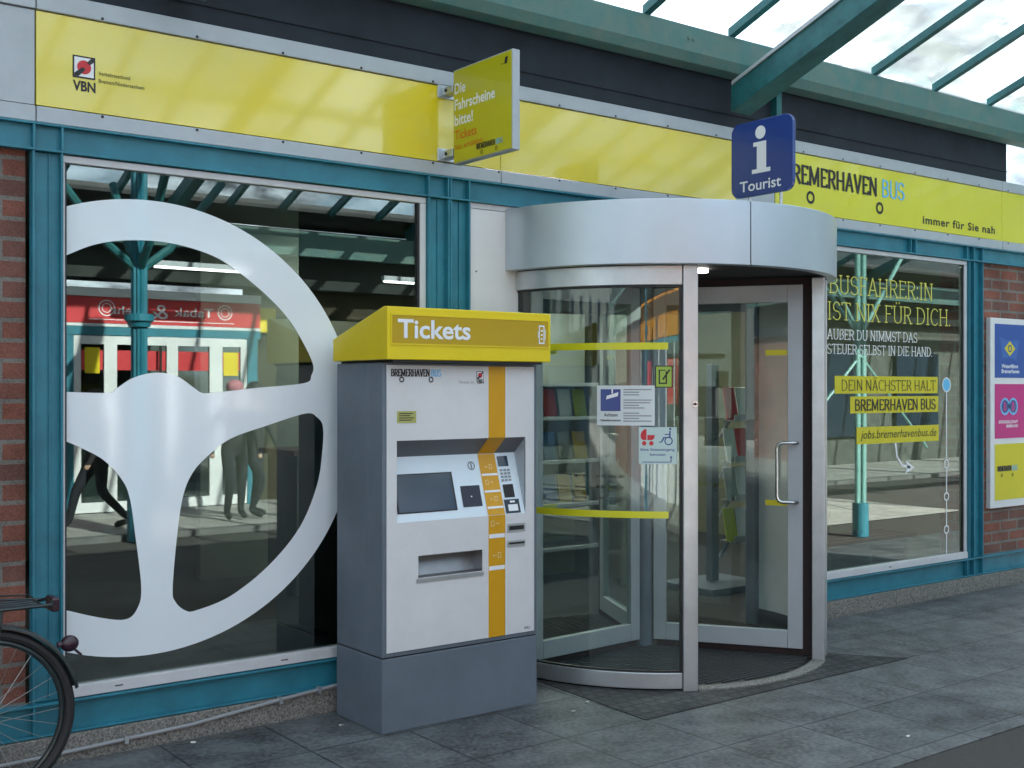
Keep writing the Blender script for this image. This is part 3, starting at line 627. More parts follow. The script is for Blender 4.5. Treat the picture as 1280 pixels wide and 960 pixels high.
for q in ((.70, .40, .79, .86), (.42, .60, .70, .66), (.34, .42, .70, .48)): b.rect(WH, *q)
b.quad([WH(.34, .48), WH(.42, .44), WH(.26, .16), WH(.18, .18)]); b.rect(WH, .06, .14, .22, .2); b.build('wheelchair_mark', BLUE, N3)
MB().text('Bitte Seiteneingang', f1, -134.7, 1.232, .0125, 9.6, bold=.015).text('benutzen', f1, -132.0, 1.207, .0125, 4.4, bold=.015).build('lettering', BLUE, N3)
b = MB(); crect(b, f1, -134.3, 1.172, -126.2, 1.176); b.rect(f1, -126.2, 1.172, -125.9, 1.196); b.quad([f1(-126.5, 1.196), f1(-125.6, 1.196), f1(-126.05, 1.206), f1(-126.1, 1.206)]); b.build('arrow_mark', BLUE, N3)
fb = cylf(1.0325); t = thing('opening_hours', 'three lines of small black opening hours printed on curved door glass', 'lettering', (CX - .9, CY - .5, 1.0))
for i, (l, r) in enumerate((('Mo - Fr', '07.30 - 18.00 Uhr'), ('Samstag', '08.30 - 13.00 Uhr'), ('Sonntag', 'geschlossen'))):
    b = MB(); b.text(l, fb, -154.2, 1.09 - i * .055, .014, 3.8, bold=.01); b.text(r, fb, -147.6, 1.09 - i * .055, .014, 8.2 if i < 2 else 6, bold=.01); b.build('text_line', BLACK, t)

# ------------------------------------------------------------------ tourist sign on the drum
TX = 4.93
t = thing('tourist_sign', 'blue square information sign reading Tourist on top of the drum', 'sign', (TX, -.79, 2.515))
y0, y1, z0, z1 = -1.005, -.575, 2.605, 3.015
fs = lambda k: (lambda u, v: (TX + k, -u, v))
b = MB(); P = rrect(-y1, z0, -y0, z1, .055); b.prism(P, fs(-.012), fs(.012)); b.build('sign_plate', BLUE, t, bevel=.002)
ft = lambda u, v: (TX - .0135, -u, v)
cu = .79
b = MB(); b.ring(ft, cu - .005, 2.945, .036, 0); b.build('symbol', PALEW, t)
b = MB(); b.fill([[(cu - .065, 2.725), (cu + .065, 2.725), (cu + .065, 2.748), (cu + .036, 2.748), (cu + .036, 2.895), (cu - .055, 2.895), (cu - .055, 2.872), (cu - .03, 2.872), (cu - .03, 2.748), (cu - .065, 2.748)]], ft)
b.build('symbol', PALEW, t)
MB().text('Tourist', ft, cu - .152, 2.635, .056, .29, bold=.012).build('lettering', PALEW, t)
b = MB()
for y in (-.68, -.90): b.box(TX - .015, TX + .015, y - .02, y + .02, 2.5125, 2.64) if False else b.cyl((TX + .02, y, 2.512), (TX + .02, y, 2.75), .009, n=10)
b.build('mounting_post', ALU, t, split=True)

# ------------------------------------------------------------------ projecting ticket sign
PX = 3.385
t = thing('projecting_sign', 'olive yellow projecting sign reading Die Fahrscheine bitte on the fascia', 'sign', (PX, -.02, 2.9))
b = MB(); b.box(PX - .022, PX + .022, -.605, -.105, 2.69, 3.17); b.build('sign_box', ALUP, t, bevel=.004)
b = MB(); b.box(PX - .0245, PX - .0225, -.598, -.112, 2.697, 3.163); b.build('sign_face', YELO, t)
b = MB(); b.box(PX + .0225, PX + .0245, -.598, -.112, 2.697, 3.163); b.build('sign_face', YELO, t)
fp = lambda u, v: (PX - .0255, -.112 - u, v)
MB().text('Die', fp, .01, 3.045, .052, .095, bold=.022).text('Fahrscheine', fp, .01, 2.963, .052, .345, bold=.022).text('bitte!', fp, .01, 2.885, .052, .16, bold=.022).build('lettering', PALEW, t)
MB().text('Tickets', fp, .012, 2.812, .045, .19, bold=.01).text('hier erhältlich.', fp, .012, 2.762, .028, .25).build('lettering', REDT, t)
busword(t, .20, .355, .362, .42, 2.735, .026, .245, .365, 2.716, .010, 0, fp)
b = MB(); b.quad([fp(.43, 3.108), fp(.452, 3.108), fp(.46, 3.14), fp(.438, 3.14)]); b.quad([fp(.405, 3.11), fp(.425, 3.11), fp(.425, 3.113), fp(.405, 3.113)]); b.build('emblem', BLACK, t)
b = MB()
for z in (3.06, 2.735): b.box(PX - .03, PX + .03, -.1045, -.0125, z, z + .04); b.box(PX - .055, PX + .055, -.012, -.0045, z - .012, z + .055)
b.build('bracket', ALU, t, bevel=.003, split=True)
b = MB()
for z in (3.08, 2.755): b.cyl((PX - .03, -.05, z), (PX - .034, -.05, z), .009, n=10)
b.build('bolt', DARK, t, split=True)

# ------------------------------------------------------------------ poster board
t = thing('poster_board', 'white framed board with blue, magenta and yellow posters on right brick wall', 'poster board', (8.75, .0, .61))
b = MB(); b.box(8.505, 9.07, -.012, .028, .612, 2.108); b.build('board', WHITE, t, bevel=.004)
for z0, z1, m in ((1.638, 2.062, mat('poster_blue', (.015, .07, .34), .4)), (1.158, 1.588, PINK), (.672, 1.114, TAGY)):
    p = MB().box(8.565, 9.01, -.0145, -.0125, z0, z1).build('poster', m, t)
    f = front(-.0145, .0008)
    cx = 8.79
    if m is PINK:
        b = MB()
        for k in (-.06, .06): b.ring(f, cx + k - .02, 1.41, .068, .052)
        b.build('emblem', LBLUE, p); b = MB()
        for k in (-.06, .06): b.ring(front(-.0145, .001), cx + k - .02, 1.41, .05, 0)
        b.build('emblem', BLUE, p); b = MB()
        MB().text('B', front(-.0145, .0014), cx - .10, 1.378, .062, .04, bold=.03).text('B', front(-.0145, .0014), cx + .02, 1.378, .062, .04, bold=.03).build('lettering', PINK, p)
        MB().text('BÄDERGESELLSCHAFT', f, cx - .17, 1.277, .022, .28, bold=.02).text('BREMERHAVEN', f, cx - .06, 1.243, .022, .17, bold=.02).build('lettering', PALEW, p)
    elif m is TAGY: busword(p, 8.60, 8.80, 8.81, 8.89, .90, .04, 8.66, 8.82, .865, .014, -.0145)
    else:
        b = MB(); b.fill([[(cx - .15, 1.96), (cx - .03, 1.93), (cx + .13, 1.94), (cx + .09, 1.78), (cx - .02, 1.80), (cx - .12, 1.79)]], f); b.build('emblem', mat('flag_blue', (.03, .12, .42), .4), p)
        b = MB(); b.fill([[(cx - .09, 1.87), (cx - .01, 1.93), (cx + .07, 1.87), (cx - .01, 1.81)]], front(-.0145, .0014)); b.build('emblem', TAGY, p)
        MB().ring(front(-.0145, .0018), cx - .01, 1.87, .03, .018).build('emblem', BLUE, p)
        MB().text('Weserfähre', f, cx - .13, 1.715, .03, .24, bold=.02).text('Bremerhaven', f, cx - .13, 1.675, .03, .26, bold=.02).build('lettering', PALEW, p)

# ------------------------------------------------------------------ ticket machine
x0, x1, yf, yb = 2.70, 3.585, -.51, -.09
T = thing('ticket_machine', 'grey and white ticket machine with yellow Tickets header beside revolving door', 'ticket machine', (3.14, -.3, 0))
MB().box(x0, x1, yf, yb, 0, .335).build('plinth', MGREY, T, bevel=.004)
b = MB(); zt = 1.668
b.box(x0 + .002, x1 - .002, yf + .13, yb - .002, .341, zt)                       # body behind the console notch
b.box(x0 + .002, x0 + .06, yf + .0, yf + .129, .341, zt); b.box(x1 - .06, x1 - .002, yf + .0, yf + .129, .341, zt)
b.box(x0 + .061, x1 - .061, yf + .0, yf + .129, 1.34, zt); b.box(x0 + .061, x1 - .061, yf, yf + .129, .341, .66)
b.build('body', MGREY, T, bevel=.003)
b = MB(); b.box(x0 + .004, x1 - .004, yf + .006, yb - .004, .3355, .3405); b.build('joint', BLACK, T)
nx0, nx1, nz0, nz1 = 2.774, 3.508, .944, 1.315
pf, pb = yf - .006, yf - .0005
ox0, ox1, oz0, oz1 = 2.889, 3.249, .685, .786
b = MB(); px0, px1, pz0, pz1 = 2.722, 3.562, .362, 1.657
b.box(px0, px1, pf, pb, nz1, pz1); b.box(px0, nx0, pf, pb, nz0, nz1); b.box(nx1, px1, pf, pb, nz0, nz1)
b.box(px0, px1, pf, pb, oz1, nz0); b.box(px0, ox0, pf, pb, oz0, oz1); b.box(ox1, px1, pf, pb, oz0, oz1); b.box(px0, px1, pf, pb, pz0, oz0)
b.build('front_panel', MWHITE, T)
yn, zn = yf + .085, 1.236
b = MB(); b.quad([(nx0, pf, nz1), (nx1, pf, nz1), (nx1, yn, zn), (nx0, yn, zn)]); b.build('console_hood', NOTCH, T)
b = MB(); b.quad([(nx0, yn, zn), (nx1, yn, zn), (nx1, pf + .001, nz0), (nx0, pf + .001, nz0)]); con = b.build('console', PANEL, T)
b = MB(); b.quad([(nx0, pf, nz1), (nx0, yn, zn), (nx0, pf, nz0)][:3]); b.quad([(nx1, pf, nz1), (nx1, yn, zn), (nx1, pf, nz0)][:3]); b.build('console_cheek', ALUP, T, split=True)
sl_ = Vector((0, (pf + .001) - yn, nz0 - zn)); sln = Vector((1, 0, 0)).cross(-sl_).normalized()
if sln.y > 0: sln = -sln
fc = lambda k: (lambda u, v: Vector((u, yn, zn)) + sl_ * v + sln * k)             # u = x, v = 0 (top) .. 1 (front)
MB().rect(fc(.0022), 2.785, .875, 3.115, .27).build('screen_bezel', DARK, con); MB().rect(fc(.0035), 2.795, .855, 3.105, .29).build('touch_screen', SCREEN, con)
MB().rect(fc(.002), 3.15, .84, 3.262, .505).build('reader_pad', mat('reader_pad', (.02, .022, .04), .4), con)
MB().rect(fc(.003), 3.202, .69, 3.209, .67).build('reader_light', PALEW, con)
fcs = lambda k: (lambda u, v: fc(k)(u, v / -.304))
MB().ring(fcs(.002), 3.235, -.058, .021, .016).rect(fcs(.002), 3.232, -.072, 3.238, -.044).build('coin_slot', NOTCH, con)
b = MB(); f = fc(.0025)
b.ring(f, 3.215, .42, .004, 0); b.build('speaker_hole', GREYP, con)
MB().rect(fc(.002), 3.395, .225, 3.458, .055).build('display', SCREEN, con)
b = MB()
for i in range(4):
    for j in range(3): b.rect(fc(.003), 3.398 + j * .022, .47 - i * .055, 3.415 + j * .022, .435 - i * .055)
b.build('keypad', GREYP, con, split=True)
MB().rect(fc(.002), 3.40, .735, 3.463, .52).build('card_reader', DARK, con)
b = MB(); b.rect(fc(.002), 3.392, .99, 3.482, .765); b.build('note_slot', mat('note_slot_dark', (.02, .03, .045), .35), con); MB().rect(fc(.0035), 3.41, .955, 3.468, .85).rect(fc(.0035), 3.425, .82, 3.455, .79).build('note_mark', PALEW, con)
# orange stripe: front up, hood, console, front down
sx0, sx1 = 3.283, 3.384
b = MB(); f = front(pf, .002)
b.rect(f, sx0, nz1, sx1, pz1); b.rect(f, sx0, pz0, sx1, nz0)
hv = Vector((0, yn - pf, zn - nz1)); hn = Vector((1, 0, 0)).cross(hv).normalized(); hn = -hn if hn.y > 0 else hn
fh = lambda u, v: Vector((u, pf, nz1)) + hv * v + hn * .002
b.rect(fh, sx0, 0, sx1, .985); b.rect(fc(.002), sx0, .012, sx1, .995); b.build('orange_stripe', ORANGE, T)
b = MB()
for v in (.33, .60, .86): b.rect(fc(.0035), sx0 + .004, v + .035, sx1 - .004, v)
f3 = front(pf, .0035)
for z in (.845, .692): b.rect(f3, sx0 + .004, z - .010, sx1 - .004, z + .010)
for z0, z1 in ((nz1, pz1), (pz0, nz0)): b.rect(f3, sx0 - .0055, z0, sx0 - .0005, z1); b.rect(f3, sx1 + .0005, z0, sx1 + .0055, z1)
b.build('stripe_mark', PALEW, T, split=True)
b = MB()
def glyph(b, f, x, z, s, flip):
    k = -1 if flip else 1
    R = lambda a, c, d, e: b.rect(f, x + k * a * s, z + c * s, x + k * d * s, z + e * s)
    R(-.5, .45, .1, .55); R(-.5, .3, -.4, .7); R(.3, .1, .4, .9); R(.4, .8, .9, .9); R(.8, .1, .9, .8); R(.4, .1, .8, .2)
for z, fl in ((.888, True), (.735, False)): glyph(b, f3, sx0 + .045, z, .034, fl)
fcz = lambda u, v: fc(.0035)(u, v)
for v, fl in ((.27, False), (.52, True), (.79, False)): glyph(b, lambda u, q, v=v: fc(.0035)(u, v - q / .30), sx0 + .045, 0, .030, fl)
b.build('stripe_symbol', mat('pale_orange_print', (.8, .62, .3), .5), T)
# outlet tray
b = MB(); b.quad([(ox0, pf, oz1), (ox1, pf, oz1), (ox1, pf + .10, oz1 - .02), (ox0, pf + .10, oz1 - .02)]); b.quad([(ox0, pf + .10, oz1 - .02), (ox1, pf + .10, oz1 - .02), (ox1, pf + .07, oz0), (ox0, pf + .07, oz0)]); b.quad([(ox0, pf + .07, oz0), (ox1, pf + .07, oz0), (ox1, pf, oz0), (ox0, pf, oz0)])
b.quad([(ox0, pf, oz0), (ox0, pf, oz1), (ox0, pf + .10, oz1 - .02), (ox0, pf + .07, oz0)]); b.quad([(ox1, pf, oz0), (ox1, pf, oz1), (ox1, pf + .10, oz1 - .02), (ox1, pf + .07, oz0)]); b.build('ticket_tray', mat('tray_steel', (.33, .33, .34), .3, .7, var=.2), T)
b = MB(); b.box(ox0 - .012, ox1 + .008, pf - .004, pf - .0005, oz0 - .022, oz0 - .003); b.build('tray_lip', ALU, T)
b = MB(); b.box(3.397, 3.505, pf - .004, pf - .0005, .856, .898); b.box(3.397, 3.505, pf - .004, pf - .0005, .785, .815); b.build('slot_plate', ALU, T, bevel=.001, split=True)
b = MB(); b.box(3.407, 3.495, pf - .006, pf - .0045, .866, .886); b.box(3.405, 3.50, pf - .006, pf - .0045, .797, .806); b.build('slot', BLACK, T, split=True)
f = front(pf, .002)
MB().rect(f, 2.774, 1.395, 2.876, 1.449).build('sticker', mat('sticker_yellow', (.42, .42, .13), .6), T)
b = MB()
for i in range(4): b.rect(front(pf, .003), 2.784, 1.436 - i * .010, 2.784 + (.075, .06, .08, .07)[i], 1.440 - i * .010)
b.build('sticker_print', BLACK, T)
busword(T, 2.742, 2.95, 2.957, 3.012, 1.607, .032, 2.799, 2.957, 1.592, .0135, pf)
vbn(T, 3.214, 1.594, .040, y=pf)
MB().text('Partner im', f, 3.115, 1.575, .013, .085).build('lettering', GREYP, T); MB().text('VBN', f, 3.213, 1.575, .016, .043, bold=.03).build('lettering', BLACK, T)
MB().text('IVU', f, 3.50, .376, .012, .035, bold=.02, shear=.2).build('lettering', BLACK, T)
# header
hx0, hx1, hf = 2.683, 3.612, -.585
b = MB(); P = [(hf, 1.680), (hf, 1.916), (hf + .03, 1.918), (-.085, 1.785), (-.085, 1.680)]
b.prism(P, lambda y, z: (hx0, y, z), lambda y, z: (hx1, y, z)); hd = b.build('header', YELH, T, bevel=.004)
MB().rect(front(hf, .002), hx0 + .022, 1.752, hx1 - .018, 1.878).build('header_sign', AMBER, hd)
b = MB(); f = front(hf, .003)
for q in ((hx0 + .016, 1.746, hx0 + .022, 1.884), (hx1 - .018, 1.746, hx1 - .012, 1.884), (hx0 + .022, 1.878, hx1 - .018, 1.884), (hx0 + .022, 1.746, hx1 - .018, 1.752)): b.box(q[0], q[2], hf - .004, hf - .0005, q[1], q[3])
b.build('sign_rim', YELH, hd)
MB().text('Tickets', front(hf, .0035), 2.735, 1.779, .080, .395, bold=.022).build('lettering', PALEW, hd)
b = MB(); f = front(hf, .0035); ex = 3.535
for q in ((0, 0, .035, .007), (0, .083, .035, .09), (0, .007, .006, .083), (.029, .007, .035, .083), (.012, .02, .024, .028), (.012, .04, .024, .048), (.012, .06, .024, .068), (.038, .02, .042, .07), (-.006, .03, -.002, .06)): b.rect(f, ex + q[0], 1.768 + q[1], ex + q[2], 1.768 + q[3])
b.build('emblem', PALEW, hd)
MB().box(x0 + .02, x1 - .02, hf + .01, yb - .01, 1.6685, 1.6795).build('header_seat', DARK, T)

# ------------------------------------------------------------------ conduit along the plinth
b = MB(); pts = [(.3, -.045, .02), (1.3, -.045, .035), (2.0, -.045, .062), (2.45, -.045, .105), (2.75, -.045, .128), (3.0, -.045, .13)]; b.tube(pts, .0085, 10)
t = thing('conduit_pipe', 'thin grey conduit pipe climbing along the granite plinth below left window', 'pipe', (1.5, -.045, .03)); b.build('pipe', GREYP, t, smooth=True)
b = MB()
for x, z in ((2.42, .102), (2.62, .119), (1.7, .05)): b.box(x, x + .018, -.058, -.0305, z - .016, z + .016)
b.build('clamp', ALU, t, split=True)

# ------------------------------------------------------------------ glass canopy over the pavement
C = thing('glass_canopy', 'sloping glass canopy on green steel beams above the shop front', 'canopy', (0, -.5, 3.3))
sl = .384
zr = lambda y: 3.775 + sl * (-.12 - y)
b = MB(); L0, L1 = -14, 30
b.prism([(-.12, 3.563), (-.12, 3.716), (-.09, 3.724), (.015, 3.724), (.015, 3.50), (-.02, 3.492), (-.09, 3.508)], lambda y, z: (L0, y, z), lambda y, z: (L1, y, z)); b.build('gutter_beam', TEALD, C, bevel=.004)
b = MB()
for q in (5.2, 5.24): b.cyl((q - .15, -.12, 3.64), (q - .15, -.126, 3.64), .012, n=10)
b.build('bolt', TEALD, C, split=True)
def roofbar(name, x, w_, y0, y1, zb, h, m):
    b = MB(); P0 = lambda k: [(x + w_ * i, y0, zb(y0) + k) for i in (0, 1)]
    A = [(x, y0, zb(y0)), (x + w_, y0, zb(y0)), (x + w_, y0, zb(y0) + h), (x, y0, zb(y0) + h)]; E_ = [(x, y1, zb(y1)), (x + w_, y1, zb(y1)), (x + w_, y1, zb(y1) + h), (x, y1, zb(y1) + h)]
    b.quad(A); b.quad(E_)
    for i in range(4): b.quad([A[i], A[(i + 1) % 4], E_[(i + 1) % 4], E_[i]])
    bmesh.ops.remove_doubles(b.b, verts=b.b.verts[:], dist=1e-5)
    return b
RIDGE = -4.7
for i, x in enumerate((-1.69, 1.86, 5.41, 8.96, 12.51, 16.06, 19.61, 23.16)):
    zb = lambda y: 3.256 + sl * (-.14 - y)
    b = roofbar('rafter', x, .175, -.125, RIDGE, zb, .165, TEALR); r = b.build('rafter', TEALR, C, bevel=.004)
    b = roofbar('pipe', x - .012, .016, -.14, RIDGE, lambda y: zb(y) + .155, .022, TEALD); b.build('edge_pipe', ALUP, r)
for i in range(-14, 42):
    x = 4.69 + .7225 * i
    roofbar('bar', x, .052, -.10, RIDGE, lambda y: zr(y) - .052, .052, TEALD).build('glazing_bar', TEALR, C)
b = MB(); b.quad([(L0, -.05, zr(-.05) + .005), (L1, -.05, zr(-.05) + .005), (L1, RIDGE, zr(RIDGE) + .005), (L0, RIDGE, zr(RIDGE) + .005)]); b.quad([(L0, -.05, zr(-.05) + .015), (L1, -.05, zr(-.05) + .015), (L1, RIDGE, zr(RIDGE) + .015), (L0, RIDGE, zr(RIDGE) + .015)]); b.build('roof_pane', RGLASS, C)
b = MB(); b.box(L0, L1, RIDGE - .1, RIDGE + .1, zr(RIDGE) - .18, zr(RIDGE) - .04); b.build('ridge_beam', TEALD, C)

# ------------------------------------------------------------------ the other side of the passage (seen mirrored in the panes)
KX0, KX1 = 4.05, 6.62
K = thing('tobacco_shop', 'small shop with red Tabak & mehr fascia and white framed doors across the passage', 'shop', (5.3, -9.2, 0))
gy = -9.2
fo_ = lambda e: (lambda u, v: (u, gy + e, v))
TEALS = TEAL
MB().box(3.2, KX1 + .05, gy - .02, gy + .0, 2.345, 2.66).build('fascia', RED, K)
b = MB(); b.box(3.2, KX1 + .05, gy - .02, gy + .03, 2.665, 2.77); b.box(3.2, KX1 + .05, gy - .02, gy + .012, 2.305, 2.34); b.build('fascia_trim', WHITE, K, split=True)
b = MB(); b.box(3.2, KX1 + .05, gy - .05, gy + .02, 2.2, 2.3); b.box(4.10, 4.26, gy - .05, gy + .03, 0, 2.195); b.box(6.48, 6.62, gy - .05, gy + .03, 0, 2.195); b.build('steel_frame', TEAL, K, split=True)
ftx = lambda u, v: (-u, gy + .004, v)          # reads correctly when facing the shop from the passage
b = MB(); b.text('Tabak', ftx, -6.02, 2.46, .11, .52, bold=.01).text('&', ftx, -5.42, 2.42, .18, .2).text('mehr', ftx, -5.12, 2.46, .10, .42, bold=.01); b.rect(ftx, -6.3, 2.385, -4.45, 2.395); b.build('lettering', PALEW, K)
b = MB()
for cxx in (-6.18, -4.66): b.ring(ftx, cxx, 2.53, .10, .086); b.ring(ftx, cxx, 2.53, .06, .05)
b.build('crest', PALEW, K, split=True)
fr = MB(); zd = 2.19
for a, c in ((4.265, 4.35), (4.625, 4.78), (5.40, 5.545), (5.965, 6.14), (6.39, 6.475)): fr.box(a, c, gy - .03, gy + .02, .06, zd)
for a, c in ((4.35, 4.625), (4.78, 5.40), (5.545, 5.965), (6.14, 6.39)): fr.box(a, c, gy - .03, gy + .02, 2.09, zd); fr.box(a, c, gy - .03, gy + .02, .06, .18)
fr.build('door_frame', WHITE, K)
b = MB()
for a, c in ((4.35, 4.625), (4.78, 5.40), (5.545, 5.965), (6.14, 6.39)): b.box(a, c, gy - .012, gy - .006, .18, 2.09)
b.build('pane', SGLASS, K, split=True)
b = MB()
for a, c in ((4.36, 4.615), (4.79, 5.39), (5.555, 5.955), (6.15, 6.38)): b.box(a, c, gy - .004, gy + .001, 1.78, 2.02)
b.build('red_film', RED, K, split=True)
b = MB(); b.box(4.40, 4.575, gy + .002, gy + .006, 1.74, 2.05); b.box(6.16, 6.36, gy + .002, gy + .006, 1.72, 2.02); b.build('opening_notice', YELH, K, split=True)
b = MB(); b.cyl((5.3, gy + .07, 1.2), (5.3, gy + .07, 2.08), .016, n=10); b.build('handle', DARK, K)
b = MB(); b.box(3.2, 4.095, gy - .3, gy - .04, 0, 2.2); b.box(-12, 3.19, gy - .3, gy, 0, 2.66); b.build('brick_wall', BRICK, K, split=True)
b = MB(); b.box(3.2, KX1, gy - 4, gy - 3.9, 0, 2.7); b.box(3.2, KX1, gy - 3.9, gy - .06, 2.68, 2.70); b.build('back_wall', DARK, K)
b = MB(); b.box(4.3, 5.3, gy - 1.4, gy - .9, .05, 1.1); b.box(5.5, 6.4, gy - 2.4, gy - 1.9, .05, 1.3); b.build('counter', INW2, K, split=True)
b = MB(); b.box(-12, 30, gy - .6, gy - .06, 2.9, 3.70); b.build('upper_wall', mat('dark_green_cladding', (.02, .032, .03), .6, var=.4, vscale=3), K)
b = MB(); b.box(KX1 + .07, 9.6, gy - .6, gy - .4, 0, 2.9); b.box(9.6, 13.5, gy - .6, gy - .3, 0, 2.9); b.build('side_wall', mat('dark_olive_wall', (.05, .045, .025), .7, var=.3), K, split=True)
b = MB(); b.box(13.5, 30, gy - .6, gy - .3, 0, 3.6); b.build('side_wall', mat('grey_green_render', (.10, .11, .10), .8, var=.4), K, split=True)
b = MB()
for x in (-4., 0., 7.6, 10., 12., 14.2, 16.2, 18.4, 21., 24.): b.box(x, x + 1.5, gy - .28, gy - .2, .6, 2.3)
b.build('shop_window', SCREEN, K, split=True)
tag(MB().box(6.70, 6.95, gy - .2, gy - .12, 2.30, 2.62).build('shop_sign', YELH), 'small yellow sign beside the red tobacco shop fascia', 'sign')
b = MB(); t = thing('wall_cabinet', 'red vending cabinet standing left of the tobacco shop doors', 'cabinet', (3.75, gy + .2, .045)); b.box(3.55, 4.0, gy + .02, gy + .35, .05, 1.55); b.build('body', RED, t, bevel=.02); b = MB(); b.box(3.6, 3.95, gy + .352, gy + .357, .7, 1.45); b.build('front_window', SCREEN, t)
Q = thing('snack_kiosk', 'orange fronted snack kiosk with white frames left of the tobacco shop', 'kiosk', (-1.2, gy, 0))
MB().box(-4.6, 2.4, gy + .01, gy + .05, 2.25, 2.85).build('fascia', mat('orange_fascia', (.62, .24, .01), .45), Q)
b = MB(); b.box(-4.6, 2.4, gy + .01, gy + .06, 2.16, 2.24); b.build('steel_beam', TEAL, Q)
b = MB()
for k in range(8): b.box(-4.6 + k * .985, -4.49 + k * .985, gy + .01, gy + .06, .05, 2.155)
b.build('window_post', WHITE, Q, split=True)
b = MB()
for k in range(7): b.box(-4.485 + k * .985, -3.62 + k * .985, gy + .012, gy + .02, .75, 2.15)
b.build('pane', SCREEN, Q, split=True)
b = MB()
for k in (1, 4, 5): b.box(-4.40 + k * .985, -3.70 + k * .985, gy + .022, gy + .026, 1.35, 1.95)
b.build('poster', RED, Q, split=True)
b = MB(); b.box(-4.485, 2.39, gy + .012, gy + .05, .05, .74); b.build('counter_front', WHITE, Q)
# far canopy half: opaque dark deck on beams with glazed strip
C2 = thing('far_canopy', 'dark canopy roof with green beams over the opposite pavement', 'canopy', (5, -7, 4))
z2 = lambda y: zr(RIDGE) - sl * (RIDGE - y)
b = MB(); b.prism([(-8.95, z2(-8.95)), (-8.95, z2(-8.95) + .1), (-9.4, z2(-9.4) + .1), (-9.4, z2(-9.4))], lambda y, z: (-14, y, z), lambda y, z: (30, y, z)); b.build('roof_deck', mat('dark_deck', (.035, .04, .045), .6, var=.3, vscale=2), C2)
b = MB(); b.quad([(-14, -8.94, z2(-8.94) + .05), (30, -8.94, z2(-8.94) + .05), (30, RIDGE, z2(RIDGE) + .05), (-14, RIDGE, z2(RIDGE) + .05)]); b.build('roof_pane', RGLASS, C2)
for i in range(-6, 20):
    b = MB(); x = 4.69 + .7225 * i; b.beam((x, RIDGE, z2(RIDGE)), (x, -8.94, z2(-8.94)), .058, .09); b.build('glazing_bar', TEALR, C2)
for x in (-1.69, 1.86, 5.41, 8.96, 12.51, 16.06, 19.61): b = MB(); b.beam((x, RIDGE, z2(RIDGE) - .1), (x, -9.15, z2(-9.15) - .1), .14, .16); b.build('rafter', TEALR, C2)
b = MB(); b.box(-14, 30, -8.95, -8.83, 3.30, 3.62); b.box(-14, 30, -6.95, -6.85, 4.62, 4.75); b.build('purlin', TEALD, C2, split=True)
t = thing('strip_lamp', 'lit fluorescent strip lamp under the dark far canopy roof', 'lamp', (5.5, -8.3, 3.0), 'strip lamps under the far canopy')
def lamp(t, x):
    MB().box(x - .6, x + .6, -8.34, -8.26, 2.99, 3.05).build('lamp_housing', ALUP, t); MB().cyl((x - .58, -8.3, 2.975), (x + .58, -8.3, 2.975), .014, n=8).build('lamp_tube', mat('lit_tube', (1, 1, .95), .5, emit=2.5), t)
lamp(t, 5.5)
t2 = thing('strip_lamp', 'lit fluorescent strip lamp under the dark far canopy roof', 'lamp', (8.6, -8.3, 3.0), 'strip lamps under the far canopy'); lamp(t2, 8.6)
def column(x, label):
    y = -6.75
    t = thing('canopy_column', label, 'column', (x, y, .0), 'fluted teal columns along the opposite kerb')
    b = MB(); b.cyl((x, y, 0), (x, y, .5), .12, n=16); b.build('base', TEAL, t)
    b = MB(); n = 24
    R = bmesh.ops.create_cone(b.b, cap_ends=True, segments=n * 2, radius1=1, radius2=1, depth=3.5)
    for i, v in enumerate(R['verts']):
        a = math.atan2(v.co.y, v.co.x); r = .075 + .008 * cos(12 * a); v.co = (x + r * cos(a), y + r * sin(a), 2.25 + v.co.z)
    b.build('shaft', TEAL, t)
    b = MB(); b.cyl((x, y, 2.18), (x, y, 2.24), .105, .125, 20); b.cyl((x, y, 2.24), (x, y, 2.31), .145, n=20); b.build('capital', TEAL, t)
    b = MB()
    for dx, dy in ((.9, 0), (-.9, 0), (0, .8), (0, -.8)): b.tube([(x, y, 2.75), (x + dx * .35, y + dy * .35, 3.0), (x + dx, y + dy, 3.75)], .045, 8)
    b.build('brace', TEALR, t, split=True)
for x, l in ((4.19, 'fluted teal column standing before the red tobacco shop'), (8.9, 'fluted teal column right of the tobacco shop before the olive wall'), (12.35, 'fluted teal column at the far right before the brick wall'), (-1.4, 'fluted teal column left of the tobacco shop behind the camera')): column(x, l)
def pier(x, y, label):
    t = thing('canopy_column', label, 'column', (x, y, 0), 'pale steel columns carrying the near canopy')
    MB().cyl((x, y, 0), (x, y, .35), .085, n=16).build('base', TEAL, t)
    for k in (-.05, .05): MB().cyl((x + k, y, .352), (x + k, y, zr(y) - .2), .03, n=14).build('shaft', PGRN, t, smooth=True)
    for dx, dy in ((1.2, 0), (-1.2, 0), (0, -1.2)): MB().tube([(x, y, 2.1), (x + dx, y + dy, 3.55)], .02, 8).build('brace', PGRN, t)
    for dx in (1.2, -1.2): MB().tube([(x, y, 1.9), (x + dx, y, .9)], .012, 8).build('tie_rod', PGRN, t)
pier(10.35, -2.5, 'pale green twin column nearest the right shop window reflection'); pier(13.9, -2.5, 'pale green twin column farther right along the kerb')

